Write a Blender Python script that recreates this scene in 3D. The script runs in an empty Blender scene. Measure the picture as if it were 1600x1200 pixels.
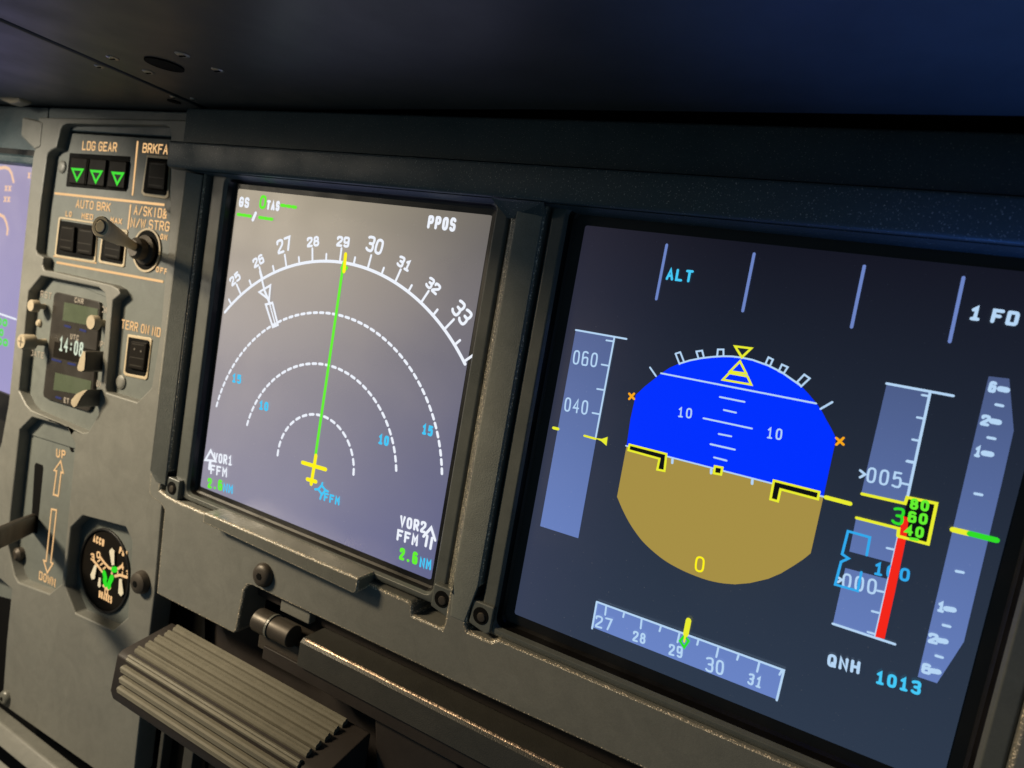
import bpy, bmesh, math
from mathutils import Matrix, Vector
from mathutils.geometry import delaunay_2d_cdt

# ------------------------------------------------------------------ units
# everything is laid out in "screen widths" (one display screen = 1), S turns that into metres
S = 0.16
# ------------------------------------------------------------------ camera
CAM_ROT = ((0.87116661, 0.20191577, -0.4475475), (0.45985422, -0.01612293, 0.88784804), (0.17205474, -0.97927017, -0.10689757))
CAM = (1.96578138, -1.62008261, 0.80343147)
FPX = 1057.7839
scene = bpy.context.scene
cd = bpy.data.cameras.new('camera'); cam = bpy.data.objects.new('camera', cd)
scene.collection.objects.link(cam); scene.camera = cam
cd.sensor_width = 36; cd.lens = 36 * FPX / 1600
cd.clip_start = 0.01; cd.clip_end = 50
R = CAM_ROT
cam.matrix_world = Matrix(((R[0][0], -R[0][1], -R[0][2], CAM[0]*S), (R[1][0], -R[1][1], -R[1][2], CAM[1]*S),
                           (R[2][0], -R[2][1], -R[2][2], CAM[2]*S), (0, 0, 0, 1)))
cd.dof.use_dof = True; cd.dof.focus_distance = 0.285; cd.dof.aperture_fstop = 13.0

# ------------------------------------------------------------------ light
w = bpy.data.worlds.new('World'); scene.world = w; w.use_nodes = True
bg = w.node_tree.nodes['Background']
bg.inputs[0].default_value = (0.36, 0.62, 0.82, 1); bg.inputs[1].default_value = 0.10
scene.view_settings.view_transform = 'Standard'; scene.view_settings.look = 'None'
scene.view_settings.exposure = 0; scene.view_settings.gamma = 1

def area(name, loc, target, size, power, col, size_y=None):
    l = bpy.data.lights.new(name, 'AREA'); l.energy = power; l.color = col; l.size = size*S
    if size_y: l.shape = 'RECTANGLE'; l.size_y = size_y*S
    o = bpy.data.objects.new(name, l); scene.collection.objects.link(o)
    o.location = [c*S for c in loc]
    o.rotation_euler = (Vector(target)-Vector(loc)).to_track_quat('-Z', 'Y').to_euler()
    return o
area('dome_lamp', (-2.3, -2.65, 2.25), (0.1, 0, 0.1), 0.65, 4.9, (1.0, 0.80, 0.52))
area('cabin_wall_fill', (-3.6, -3.4, 1.0), (0.3, -.3, 1.1), 1.6, 0.55, (1.0, 0.86, 0.66))  # added unseen area light standing in for the warm-lit cabin wall
def spot(name, loc, target, power, col, ang, rad, blend=.7):
    l = bpy.data.lights.new(name, 'SPOT'); l.energy = power; l.color = col; l.spot_size = math.radians(ang); l.spot_blend = blend
    l.shadow_soft_size = rad*S
    o = bpy.data.objects.new(name, l); scene.collection.objects.link(o); o.location = [c*S for c in loc]
    o.rotation_euler = (Vector(target)-Vector(loc)).to_track_quat('-Z', 'Y').to_euler()
    return o
spot('flood_lamp', (-2.1, -1.75, 1.36), (-1.2, 0, .08), 7.0, (1.0, .89, .70), 63, .10, .45)
spot('blue_glow_fill', (2.7, -.62, -1.2), (2.4, -.72, 1.3), 6.2, (.05, .22, 1.0), 44, .25, 1.0)  # unseen blue spot added for the glow on the glareshield underside

# ------------------------------------------------------------------ helpers
def U(px, py, y=0.0):
    """point of the photograph (1600 x 1200) -> point on the vertical plane at depth y"""
    a, b = (px-800)/FPX, (py-600)/FPX
    d = [R[i][0]*a + R[i][1]*b + R[i][2] for i in range(3)]
    s = (y-CAM[1])/d[1]
    return (CAM[0]+s*d[0], y, CAM[2]+s*d[2])
def UZ(px, py, z):
    a, b = (px-800)/FPX, (py-600)/FPX
    d = [R[i][0]*a + R[i][1]*b + R[i][2] for i in range(3)]
    s = (z-CAM[2])/d[2]
    return (CAM[0]+s*d[0], CAM[1]+s*d[1], z)
def UU(pts, y=0.0): return [(U(a, b, y)[0], U(a, b, y)[2]) for a, b in pts]
def crop(ox, oy, k): return lambda *pts: [(ox+x/k, oy+y/k) for x, y in pts]

class MB:
    def __init__(s): s.v = []; s.f = []
    def add(s, vs, fs):
        n = len(s.v); s.v += [tuple(v) for v in vs]; s.f += [tuple(i+n for i in f) for f in fs]; return s
    def prism(s, poly, y0, y1, holes=()):
        """polygon in (x, z), front face at y0 (towards the viewer), back at y1"""
        loops = [list(poly)] + [list(h) for h in holes]
        def ar(l): return sum(l[i][0]*l[(i+1) % len(l)][1]-l[(i+1) % len(l)][0]*l[i][1] for i in range(len(l)))
        loops[0] = loops[0] if ar(loops[0]) > 0 else loops[0][::-1]
        for k in range(1, len(loops)):
            if ar(loops[k]) > 0: loops[k] = loops[k][::-1]
        flat = [p for l in loops for p in l]; n = len(flat)
        vs = [(x, y0, z) for x, z in flat] + [(x, y1, z) for x, z in flat]
        if len(loops) == 1: tris = [tuple(range(n))]
        else:
            def inside(p, l):
                c = False
                for q in range(len(l)):
                    (xa, za), (xb, zb) = l[q-1], l[q]
                    if (za > p[1]) != (zb > p[1]) and p[0] < (xb-xa)*(p[1]-za)/(zb-za)+xa: c = not c
                return c
            ed = []; k = 0
            for l in loops:
                m_ = len(l); ed += [(k+q, k+(q+1) % m_) for q in range(m_)]; k += m_
            res = delaunay_2d_cdt([Vector(p) for p in flat], ed, [], 0, 1e-7)
            src = [o_[0] for o_ in res[3]]
            tris = []
            for t in res[2]:
                t = [src[q] for q in t]; a, b, c = (flat[q] for q in t)
                g = ((a[0]+b[0]+c[0])/3, (a[1]+b[1]+c[1])/3)
                if not inside(g, loops[0]) or any(inside(g, h) for h in loops[1:]): continue
                cr = (b[0]-a[0])*(c[1]-a[1])-(c[0]-a[0])*(b[1]-a[1])
                tris.append(tuple(t) if cr > 0 else tuple(t)[::-1])
        fs = [t for t in tris] + [tuple(i+n for i in t[::-1]) for t in tris]
        k = 0
        for l in loops:
            m = len(l)
            for i in range(m):
                a, b = k+i, k+(i+1) % m
                fs.append((b, a, a+n, b+n))
            k += m
        return s.add(vs, fs)
    def sweepx(s, prof, x0, x1):
        """profile in (y, z) extruded along x"""
        n = len(prof)
        vs = [(x0, y, z) for y, z in prof] + [(x1, y, z) for y, z in prof]
        fs = [tuple(range(n)), tuple(range(2*n-1, n-1, -1))] + [(i, i+n, (i+1) % n+n, (i+1) % n) for i in range(n)]
        return s.add(vs, fs)
    def cyl(s, a, b, r0, r1=None, n=24, cap=True):
        a, b = Vector(a), Vector(b); r1 = r0 if r1 is None else r1
        q = (b-a).to_track_quat('Z', 'Y'); vs = []
        for c, r in ((a, r0), (b, r1)):
            for i in range(n):
                t = 2*math.pi*i/n; vs.append(c + q @ Vector((r*math.cos(t), r*math.sin(t), 0)))
        fs = [(i, (i+1) % n, (i+1) % n+n, i+n) for i in range(n)]
        if cap: fs += [tuple(range(n-1, -1, -1)), tuple(range(n, 2*n))]
        return s.add(vs, fs)
    def lathe(s, c, prof, axis=(0, -1, 0), n=28):
        """prof: (radius, height along axis)"""
        c = Vector(c); q = Vector(axis).to_track_quat('Z', 'Y'); vs = []
        for r, h in prof:
            for i in range(n):
                t = 2*math.pi*i/n; vs.append(c + q @ Vector((r*math.cos(t), r*math.sin(t), h)))
        fs = []
        for k in range(len(prof)-1):
            for i in range(n): fs.append((k*n+i, k*n+(i+1) % n, (k+1)*n+(i+1) % n, (k+1)*n+i))
        fs.append(tuple((len(prof)-1)*n+i for i in range(n))); fs.append(tuple(range(n-1, -1, -1)))
        return s.add(vs, fs)
    def box(s, c, sx, sy, sz, rot=None):
        M = rot or Matrix.Identity(3); c = Vector(c)
        vs = [c + M @ Vector((a*sx/2, b*sy/2, d*sz/2)) for a in (-1, 1) for b in (-1, 1) for d in (-1, 1)]
        return s.add(vs, [(0, 1, 3, 2), (4, 6, 7, 5), (0, 4, 5, 1), (2, 3, 7, 6), (0, 2, 6, 4), (1, 5, 7, 3)])
    def rings(s, rs, closed_cap=False):
        n = len(rs[0]); vs = [p for r in rs for p in r]; fs = []
        for k in range(len(rs)-1):
            for i in range(n): fs.append((k*n+i, (k+1)*n+i, (k+1)*n+(i+1) % n, k*n+(i+1) % n))
        if closed_cap: fs.append(tuple(range(n)))
        return s.add(vs, fs)
    def stroke(s, pts, wd, y, closed=False):
        """ribbon of width wd along (x, z) points on the plane at depth y, rounded ends"""
        P = [Vector(p) for p in pts]
        Q = [P[0]]
        for p in P[1:]:
            if (p-Q[-1]).length > 1e-5: Q.append(p)
        P = Q
        if len(P) < 2:
            c = P[0]; return s.add([(c[0]+wd/2*math.cos(i*math.pi/4), y, c[1]+wd/2*math.sin(i*math.pi/4)) for i in range(8)], [tuple(range(8))])
        if closed and (P[0]-P[-1]).length < 1e-5: P.pop()
        n = len(P); L = []; Rr = []
        for i in range(n):
            if closed: a, b = P[i-1], P[(i+1) % n]
            else: a, b = P[max(i-1, 0)], P[min(i+1, n-1)]
            d1 = (P[i]-a); d2 = (b-P[i])
            if d1.length < 1e-9: d1 = d2
            if d2.length < 1e-9: d2 = d1
            d1 = d1.normalized(); d2 = d2.normalized(); t = d1+d2
            t = t.normalized() if t.length > 1e-4 else d1
            nn = Vector((-t[1], t[0])); k = max(0.5, nn.dot(Vector((-d1[1], d1[0])))); nn = nn*(wd/2/k)
            L.append(P[i]+nn); Rr.append(P[i]-nn)
        if closed:
            vs = [(p[0], y, p[1]) for p in L] + [(p[0], y, p[1]) for p in Rr]
            return s.add(vs, [(i, (i+1) % n, (i+1) % n+n, i+n) for i in range(n)])
        def cap(c, d):
            a0 = math.atan2(d[1], d[0]); return [c+Vector((math.cos(a0+t), math.sin(a0+t)))*wd/2 for t in (math.pi/4, 0, -math.pi/4)]
        e = cap(P[-1], P[-1]-P[-2]); b = cap(P[0], P[0]-P[1])
        loop = L + e + Rr[::-1] + b
        N = len(loop); vs = [(p[0], y, p[1]) for p in loop]
        fs = []
        for i in range(n-1): fs.append((i, i+1, N-3-i-2, N-3-i-1))
        fs.append((n-1, n, n+1, n+2, n+3)); fs.append((N-3-1, N-3, N-2, N-1, 0))
        return s.add(vs, fs)
    def fill(s, pts, y):
        return s.add([(x, y, z) for x, z in pts], [tuple(range(len(pts)))])

def chaikin(p, closed, it=2):
    for _ in range(it):
        q = []; n = len(p)
        if not closed: q.append(p[0])
        for i in range(n if closed else n-1):
            a, b = p[i], p[(i+1) % n]
            q += [(a[0]*.75+b[0]*.25, a[1]*.75+b[1]*.25), (a[0]*.25+b[0]*.75, a[1]*.25+b[1]*.75)]
        if not closed: q.append(p[-1])
        p = q
    return p
# stroke font on a 4 x 6 grid: (points, smooth, closed)
def s_(*p): return (list(p), True, False)
def c_(*p): return (list(p), True, True)
def l_(*p): return (list(p), False, False)
FONT = {
 '0': [c_((0,5),(1,6),(3,6),(4,5),(4,1),(3,0),(1,0),(0,1))],
 '1': [l_((.7,4.8),(2.2,6),(2.2,0)), l_((.7,0),(3.7,0))],
 '2': [s_((0,4.6),(0,6),(4,6),(4,4),(3,3),(0,.8),(0,0)), l_((0,0),(4,0))],
 '3': [s_((0,5.6),(1,6),(4,6.2),(4,3.1),(1.4,3.1)), s_((1.4,3.1),(4,3.3),(4.2,-.1),(1,-.1),(0,.6))],
 '4': [l_((3,0),(3,6),(0,2),(4,2))],
 '5': [l_((3.7,6),(.4,6),(.2,3.3)), s_((.2,3.3),(2,4),(4,3.8),(4.2,.2),(2,-.2),(0,.3))],
 '6': [s_((3.6,5.7),(2.5,6.2),(0,6),(0,3),(0,0),(2,0)), s_((2,0),(4,0),(4,2),(3.9,3.5),(2,3.6),(.2,3.1),(.1,2))],
 '7': [l_((0,6),(4,6),(1.5,0))],
 '8': [c_((.4,6),(3.6,6),(3.8,3.2),(.2,3.2)), c_((0,3.2),(4,3.2),(4,0),(0,0))],
 '9': [s_((.4,.3),(1.5,-.2),(4,0),(4,3),(4,6),(2,6)), s_((2,6),(0,6),(0,4),(.1,2.5),(2,2.4),(3.8,2.9),(3.9,4))],
 'A': [l_((0,0),(2,6),(4,0)), l_((.8,2),(3.2,2))],
 'B': [l_((0,0),(0,6)), s_((0,6),(3.9,6),(3.9,3.2),(0,3.2)), s_((0,3.2),(4.2,3.2),(4.2,0),(0,0))],
 'C': [s_((4,5),(3.5,6),(0,6.2),(0,-.2),(3.5,0),(4,1))],
 'D': [l_((0,0),(0,6)), l_((0,6),(2,6)), s_((2,6),(4,6),(4,3),(4,0),(2,0)), l_((2,0),(0,0))],
 'E': [l_((4,6),(0,6),(0,0),(4,0)), l_((0,3.1),(3,3.1))],
 'F': [l_((4,6),(0,6),(0,0)), l_((0,3.1),(3,3.1))],
 'G': [s_((4,5),(3.5,6),(0,6.2),(0,-.2),(3.5,0),(4,1)), l_((4,1),(4,2.8),(2.3,2.8))],
 'H': [l_((0,0),(0,6)), l_((4,0),(4,6)), l_((0,3),(4,3))],
 'I': [l_((2,0),(2,6))],
 'K': [l_((0,0),(0,6)), l_((4,6),(0,2.4)), l_((1.4,3.6),(4,0))],
 'L': [l_((0,6),(0,0),(3.7,0))],
 'M': [l_((0,0),(0,6),(2,2.5),(4,6),(4,0))],
 'N': [l_((0,0),(0,6),(4,0),(4,6))],
 'O': [c_((0,5),(1,6),(3,6),(4,5),(4,1),(3,0),(1,0),(0,1))],
 'P': [l_((0,0),(0,6)), s_((0,6),(4,6.1),(4,2.7),(0,2.8))],
 'Q': [c_((0,5),(1,6),(3,6),(4,5),(4,1),(3,0),(1,0),(0,1)), l_((2.4,1.6),(4,0))],
 'R': [l_((0,0),(0,6)), s_((0,6),(4,6.1),(4,2.8),(0,2.9)), l_((1.8,2.9),(4,0))],
 'S': [s_((3.9,5.2),(3,6.2),(0,6.1),(0,3.2),(2,3)), s_((2,3),(4,2.8),(4,-.1),(1,-.2),(.1,.8))],
 'T': [l_((0,6),(4,6)), l_((2,6),(2,0))],
 'U': [s_((0,6),(0,1),(1,-.2),(3,-.2),(4,1),(4,6))],
 'V': [l_((0,6),(2,0),(4,6))],
 'W': [l_((-.5,6),(.7,0),(2,5.2),(3.3,0),(4.5,6))],
 'X': [l_((0,0),(4,6)), l_((0,6),(4,0))],
 'Y': [l_((0,6),(2,3),(4,6)), l_((2,3),(2,0))],
 '/': [l_((.5,0),(3.5,6))],
 '-': [l_((.3,3),(3.7,3))],
 '.': [l_((1.8,.1),(2.2,.1))],
 ':': [l_((2,1.6),(2,2)), l_((2,4),(2,4.4))],
 '>': [l_((.5,4.6),(3,3),(.5,1.4))],
 '&': [s_((4,0),(.6,4),(.6,6.2),(3.2,6.2),(3,4),(0,2.4),(0,-.2),(2.6,-.4),(4,2.4))],
 '=': [l_((.2,2.4),(3.8,2.4)), l_((.2,3.6),(3.8,3.6))],
}
def text(mb, s, pL, pR, h, wd, y, fill=.74):
    if isinstance(mb, Words):
        m_ = MB(); text(m_, s, pL, pR, h, wd, y, fill); part(mb.n, m_, M[mb.m], mb.p); return
    """string between two pixel points of its baseline, letter height h, stroke width wd"""
    a = Vector(UU([pL], y)[0]); b = Vector(UU([pR], y)[0]); n = len(s)
    d = (b-a); tot = d.length; d.normalize(); up = Vector((-d[1], d[0]))
    wts = [.5 if ch == ' ' else 1 for ch in s]
    adv = tot/(sum(wts)-1+fill)
    gw = adv*fill - wd
    o = a + d*wd/2 + up*wd/2; hh = h-wd
    for i, ch in enumerate(s):
        for pts, sm, cl in FONT.get(ch, ()):
            p = chaikin(pts, cl) if sm else pts
            mb.stroke([o + d*(sum(wts[:i])*adv + x/4*gw) + up*(zz/6*hh) for x, zz in p], wd, y, cl)
    return mb

# ---- objects
class Words:
    '''every word or line of print is a part of its own'''
    def __init__(s, par, mat, name='lettering'): s.p = par; s.m = mat; s.n = name
def coll(o): scene.collection.objects.link(o)
def thing(name, label, cat, at, group=None, kind=None):
    o = bpy.data.objects.new(name, None); coll(o); o.empty_display_size = .01
    o.location = [c*S for c in at]; o['label'] = label; o['category'] = cat; o['_at'] = list(at)
    if group: o['group'] = group
    if kind: o['kind'] = kind
    return o
def base(o):
    while o is not None and '_at' not in o: o = o.parent
    return o['_at'] if o is not None else (0, 0, 0)
def part(name, mb, mat, parent=None, bevel=0, seg=2, smooth=False, label=None, kind=None, edge=None):
    at = base(parent)
    me = bpy.data.meshes.new(name)
    me.from_pydata([((x-at[0])*S, (y-at[1])*S, (z-at[2])*S) for x, y, z in mb.v], [], mb.f)
    me.materials.append(mat)
    bm = bmesh.new(); bm.from_mesh(me)
    if not (len(mb.f) and all(abs(mb.v[i][1]-mb.v[0][1]) < 1e-9 for f in mb.f for i in f)):
        bmesh.ops.recalc_face_normals(bm, faces=bm.faces)
    else:
        for f in bm.faces:
            if f.normal.y > 0: f.normal_flip()
    bm.to_mesh(me); bm.free()
    o = bpy.data.objects.new(name, me); coll(o); o.parent = parent
    if smooth:
        for p in me.polygons: p.use_smooth = True
        me.set_sharp_from_angle(angle=math.radians(40))
    if bevel:
        m = o.modifiers.new('bevel', 'BEVEL'); m.width = bevel*S; m.segments = seg
        m.limit_method = 'ANGLE'; m.angle_limit = math.radians(35); m.harden_normals = True
        for p in me.polygons: p.use_smooth = True
        me.set_sharp_from_angle(angle=math.radians(40))
    if bevel and edge: me.materials.append(edge); m.material = 1
    if label: o['label'] = label
    if kind: o['kind'] = kind
    return o
def tag(o, label, cat, group=None, kind=None):
    o['label'] = label; o['category'] = cat
    if group: o['group'] = group
    if kind: o['kind'] = kind
    return o

# ---- materials
def nt(name):
    m = bpy.data.materials.new(name); m.use_nodes = True; t = m.node_tree
    return m, t, t.nodes['Principled BSDF']
def paint(name, col, rough=.55, grain=1.0, spec=.5, var=.10, gscale=2600, smudge=0.12):
    m, t, b = nt(name); N = t.nodes; L = t.links
    tc = N.new('ShaderNodeTexCoord'); geo = N.new('ShaderNodeNewGeometry')
    n1 = N.new('ShaderNodeTexNoise'); n1.inputs['Scale'].default_value = 14; n1.inputs['Detail'].default_value = 5
    n2 = N.new('ShaderNodeTexNoise'); n2.inputs['Scale'].default_value = gscale*.5; n2.inputs['Detail'].default_value = 2
    L.new(geo.outputs['Position'], n1.inputs['Vector']); L.new(geo.outputs['Position'], n2.inputs['Vector'])
    mix = N.new('ShaderNodeMix'); mix.data_type = 'RGBA'; mix.inputs['A'].default_value = [c*(1-var) for c in col]+[1]
    mix.inputs['B'].default_value = [min(1, c*(1+var)) for c in col]+[1]
    L.new(n1.outputs['Fac'], mix.inputs['Factor'])
    mix2 = N.new('ShaderNodeMix'); mix2.data_type = 'RGBA'; mix2.blend_type = 'MULTIPLY'; mix2.inputs['Factor'].default_value = .22
    L.new(mix.outputs['Result'], mix2.inputs['A']); L.new(n2.outputs['Fac'], mix2.inputs['B'])
    g = N.new('ShaderNodeMath'); g.operation = 'MULTIPLY'; g.inputs[1].default_value = 1
    n4 = N.new('ShaderNodeTexNoise'); n4.inputs['Scale'].default_value = 75; n4.inputs['Detail'].default_value = 8; n4.inputs['Roughness'].default_value = .7; n4.inputs['Distortion'].default_value = 1.2
    L.new(geo.outputs['Position'], n4.inputs['Vector'])
    m4 = N.new('ShaderNodeMapRange'); m4.inputs['From Min'].default_value = .3; m4.inputs['From Max'].default_value = .7; m4.inputs['To Min'].default_value = .88; m4.inputs['To Max'].default_value = 1.08
    L.new(n4.outputs['Fac'], m4.inputs['Value'])
    v4 = N.new('ShaderNodeVectorMath'); v4.operation = 'SCALE'; L.new(mix2.outputs['Result'], v4.inputs[0]); L.new(m4.outputs['Result'], v4.inputs['Scale'])
    L.new(v4.outputs['Vector'], b.inputs['Base Color'])
    mr = N.new('ShaderNodeMapRange'); mr.inputs['To Min'].default_value = rough-smudge; mr.inputs['To Max'].default_value = rough+smudge
    mr.inputs['From Min'].default_value = .3; mr.inputs['From Max'].default_value = .7
    n3 = N.new('ShaderNodeTexNoise'); n3.inputs['Scale'].default_value = 45; n3.inputs['Detail'].default_value = 6
    L.new(geo.outputs['Position'], n3.inputs['Vector']); L.new(n3.outputs['Fac'], mr.inputs['Value']); L.new(mr.outputs['Result'], b.inputs['Roughness'])
    b.inputs['Specular IOR Level'].default_value = spec
    if grain:
        v = N.new('ShaderNodeTexNoise'); v.inputs['Scale'].default_value = gscale; v.inputs['Detail'].default_value = 1.5
        L.new(geo.outputs['Position'], v.inputs['Vector'])
        bp = N.new('ShaderNodeBump'); bp.inputs['Strength'].default_value = min(1, .55*grain); bp.inputs['Distance'].default_value = .00012*grain
        L.new(v.outputs['Fac'], bp.inputs['Height']); L.new(bp.outputs['Normal'], b.inputs['Normal'])
    return m
def emit(name, col, k=1.0):
    m, t, b = nt(name); b.inputs['Base Color'].default_value = (0, 0, 0, 1); b.inputs['Roughness'].default_value = .5
    b.inputs['Specular IOR Level'].default_value = .1
    b.inputs['Emission Color'].default_value = list(col)+[1]; b.inputs['Emission Strength'].default_value = k
    return m
def lcd(name, dark, glow_lo, glow_hi, x0, x1, dark_hi, base_gain=1.0, rough=.32):
    """LCD: black level leaks with the viewing angle, as a real panel's does"""
    m, t, b = nt(name); N = t.nodes; L = t.links
    geo = N.new('ShaderNodeNewGeometry'); sep = N.new('ShaderNodeSeparateXYZ'); L.new(geo.outputs['Incoming'], sep.inputs[0])
    mr = N.new('ShaderNodeMapRange'); mr.interpolation_type = 'SMOOTHSTEP'; mr.inputs['From Min'].default_value = x0; mr.inputs['From Max'].default_value = x1
    L.new(sep.outputs['X'], mr.inputs['Value'])
    mz = N.new('ShaderNodeMapRange'); mz.inputs['From Min'].default_value = -.15; mz.inputs['From Max'].default_value = .45
    L.new(sep.outputs['Z'], mz.inputs['Value'])
    g = N.new('ShaderNodeMix'); g.data_type = 'RGBA'; g.inputs['A'].default_value = list(glow_lo)+[1]; g.inputs['B'].default_value = list(glow_hi)+[1]
    L.new(mz.outputs['Result'], g.inputs['Factor'])
    d = N.new('ShaderNodeMix'); d.data_type = 'RGBA'; d.inputs['A'].default_value = list(dark)+[1]; d.inputs['B'].default_value = list(dark_hi)+[1]
    L.new(mz.outputs['Result'], d.inputs['Factor'])
    mx = N.new('ShaderNodeMix'); mx.data_type = 'RGBA'; L.new(mr.outputs['Result'], mx.inputs['Factor'])
    L.new(d.outputs['Result'], mx.inputs['A']); L.new(g.outputs['Result'], mx.inputs['B'])
    L.new(mx.outputs['Result'], b.inputs['Emission Color']); b.inputs['Emission Strength'].default_value = base_gain
    n = N.new('ShaderNodeTexNoise'); n.inputs['Scale'].default_value = 1100; n.inputs['Detail'].default_value = 1; L.new(geo.outputs['Position'], n.inputs['Vector'])
    c = N.new('ShaderNodeMapRange'); c.inputs['From Min'].default_value = .74; c.inputs['From Max'].default_value = .82; c.inputs['To Min'].default_value = .004; c.inputs['To Max'].default_value = .14
    L.new(n.outputs['Fac'], c.inputs['Value']); L.new(c.outputs['Result'], b.inputs['Base Color'])
    n2 = N.new('ShaderNodeTexNoise'); n2.inputs['Scale'].default_value = 22; n2.inputs['Detail'].default_value = 7; L.new(geo.outputs['Position'], n2.inputs['Vector'])
    c2 = N.new('ShaderNodeMapRange'); c2.inputs['From Min'].default_value = .35; c2.inputs['From Max'].default_value = .65; c2.inputs['To Min'].default_value = rough-.1; c2.inputs['To Max'].default_value = rough+.12
    L.new(n2.outputs['Fac'], c2.inputs['Value']); L.new(c2.outputs['Result'], b.inputs['Roughness'])
    b.inputs['Specular IOR Level'].default_value = .6
    return m
PANEL = (.185, .186, .168)
M = {}
M['panel'] = paint('grey_panel_paint', PANEL, .50, 1.0, .5)
M['railface'] = paint('side_rail_paint', (.24, .25, .225), .5, 1.6, .4, gscale=2200)
M['shelf'] = paint('smooth_shelf_paint', (.16, .16, .14), .27, .4, .6)
M['plate'] = paint('grey_faceplate_paint', (.15, .165, .155), .55, .6, .4)
M['hood'] = paint('textured_hood_paint', (.042, .070, .082), .46, 1.0, .6, gscale=3200)
def glint_flecks(m, col, lo=.74, hi=.80, sc=2300):  # sparkle of textured paint put into the base colour as bright specks
    t_ = m.node_tree; b_ = t_.nodes['Principled BSDF']; old = b_.inputs['Base Color'].links[0].from_socket
    g_ = t_.nodes.new('ShaderNodeNewGeometry'); n_ = t_.nodes.new('ShaderNodeTexNoise'); n_.inputs['Scale'].default_value = sc; n_.inputs['Detail'].default_value = 0
    t_.links.new(g_.outputs['Position'], n_.inputs['Vector'])
    c_ = t_.nodes.new('ShaderNodeMapRange'); c_.inputs['From Min'].default_value = lo; c_.inputs['From Max'].default_value = hi; t_.links.new(n_.outputs['Fac'], c_.inputs['Value'])
    x_ = t_.nodes.new('ShaderNodeMix'); x_.data_type = 'RGBA'; x_.inputs['B'].default_value = list(col)+[1]; t_.links.new(old, x_.inputs['A'])
    t_.links.new(c_.outputs['Result'], x_.inputs['Factor']); t_.links.new(x_.outputs['Result'], b_.inputs['Base Color'])
glint_flecks(M['hood'], (.34, .36, .34))  # hood sparkle painted as pale specks
M['bezel'] = paint('display_bezel_paint', (.115, .122, .112), .36, .6, .5)
M['glare'] = paint('black_glareshield_leather', (.050, .050, .050), .45, .3, .6, smudge=.05)
M['black'] = paint('black_plastic', (.012, .011, .010), .45, .2, .4)
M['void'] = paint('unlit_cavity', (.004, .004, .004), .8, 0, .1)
M['mask'] = paint('screen_surround_black', (.006, .005, .004), .35, 0, .5)
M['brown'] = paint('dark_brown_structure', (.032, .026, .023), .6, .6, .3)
M['rub'] = paint('footrest_rib_rubber', (.20, .187, .145), .62, .7, .3, var=.22)
M['rail'] = paint('dark_rail_paint', (.055, .053, .046), .45, 1.4, .5, gscale=1800)
def worn(name, col):
    m = paint(name, col, .42, 1, .8, gscale=1700, var=.5); t = m.node_tree; b_ = t.nodes['Principled BSDF']; b_.inputs['Metallic'].default_value = .9
    g_ = t.nodes.new('ShaderNodeNewGeometry'); n_ = t.nodes.new('ShaderNodeTexNoise'); n_.inputs['Scale'].default_value = 900; n_.inputs['Detail'].default_value = 3
    t.links.new(g_.outputs['Position'], n_.inputs['Vector'])
    c_ = t.nodes.new('ShaderNodeMapRange'); c_.inputs['From Min'].default_value = .30; c_.inputs['From Max'].default_value = .62; t.links.new(n_.outputs['Fac'], c_.inputs['Value'])
    x_ = t.nodes.new('ShaderNodeMix'); x_.data_type = 'RGBA'; x_.inputs['A'].default_value = (.06, .05, .04, 1); x_.inputs['B'].default_value = list(col)+[1]
    t.links.new(c_.outputs['Result'], x_.inputs['Factor']); t.links.new(x_.outputs['Result'], b_.inputs['Base Color'])
    m.node_tree.nodes['Bump'].inputs['Strength'].default_value = .45; m.node_tree.nodes['Bump'].inputs['Distance'].default_value = .0004
    return m
M['worn'] = worn('worn_copper_glint', (.60, .45, .34)); M['edge'] = paint('glint_panel_edge', (.26, .24, .19), .30, 2.2, 1.0, gscale=1900, var=.3)
M['knob'] = paint('ivory_knob_plastic', (.45, .38, .27), .45, .1, .5)
M['knob_dark'] = paint('knob_side_grey', (.10, .09, .075), .5, .3, .4)
M['cream'] = paint('cream_tip_plastic', (.88, .74, .50), .4, .1, .5)
M['paddle'] = paint('beige_lever_plastic', (.60, .49, .33), .45, .2, .4)
M['needle'] = paint('cream_needle_paint', (.85, .80, .66), .5, 0, .3)
M['metal'] = paint('dark_metal', (.070, .058, .046), .48, .5, .5)
M['metal'].node_tree.nodes['Principled BSDF'].inputs['Metallic'].default_value = .35
M['steel'] = paint('bright_screw_metal', (.42, .40, .35), .3, .2, .8)
M['steel'].node_tree.nodes['Principled BSDF'].inputs['Metallic'].default_value = .8
M['screw'] = paint('painted_screw', (.15, .15, .13), .4, .6, .6)
M['face'] = paint('clock_face_black', (.035, .030, .024), .3, .1, .5)
M['glasswin'] = paint('liquid_crystal_green', (.085, .105, .065), .25, 0, .6)
M['line'] = paint('button_line_grey', (.040, .036, .030), .5, 0, .1)
M['button'] = paint('button_black', (.012, .010, .008), .5, .1, .06)
M['legend'] = emit('backlit_amber_legend', (1.0, .60, .27), .92)
M['legend_dim'] = emit('backlit_pale_legend', (.95, .74, .48), .62)
M['ring'] = paint('pale_raised_border', (.55, .45, .30), .5, .2, .4)
M['w'] = emit('symbol_white', (.86, .90, .98), 1.0)
M['wp'] = emit('symbol_pale_blue', (.46, .66, .90), 1.0)
M['sep'] = emit('symbol_separator_blue', (.15, .23, .55), 1.0)
M['g'] = emit('symbol_green', (.13, .88, .03), 1.0)
M['g2'] = emit('symbol_green_deep', (.03, .72, .02), 1.0)
M['y'] = emit('symbol_yellow', (1.0, .90, .01), 1.0)
M['yl'] = emit('symbol_lemon', (.82, .85, .03), 1.0)
M['c'] = emit('symbol_cyan', (.06, .58, .93), 1.0)
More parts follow.
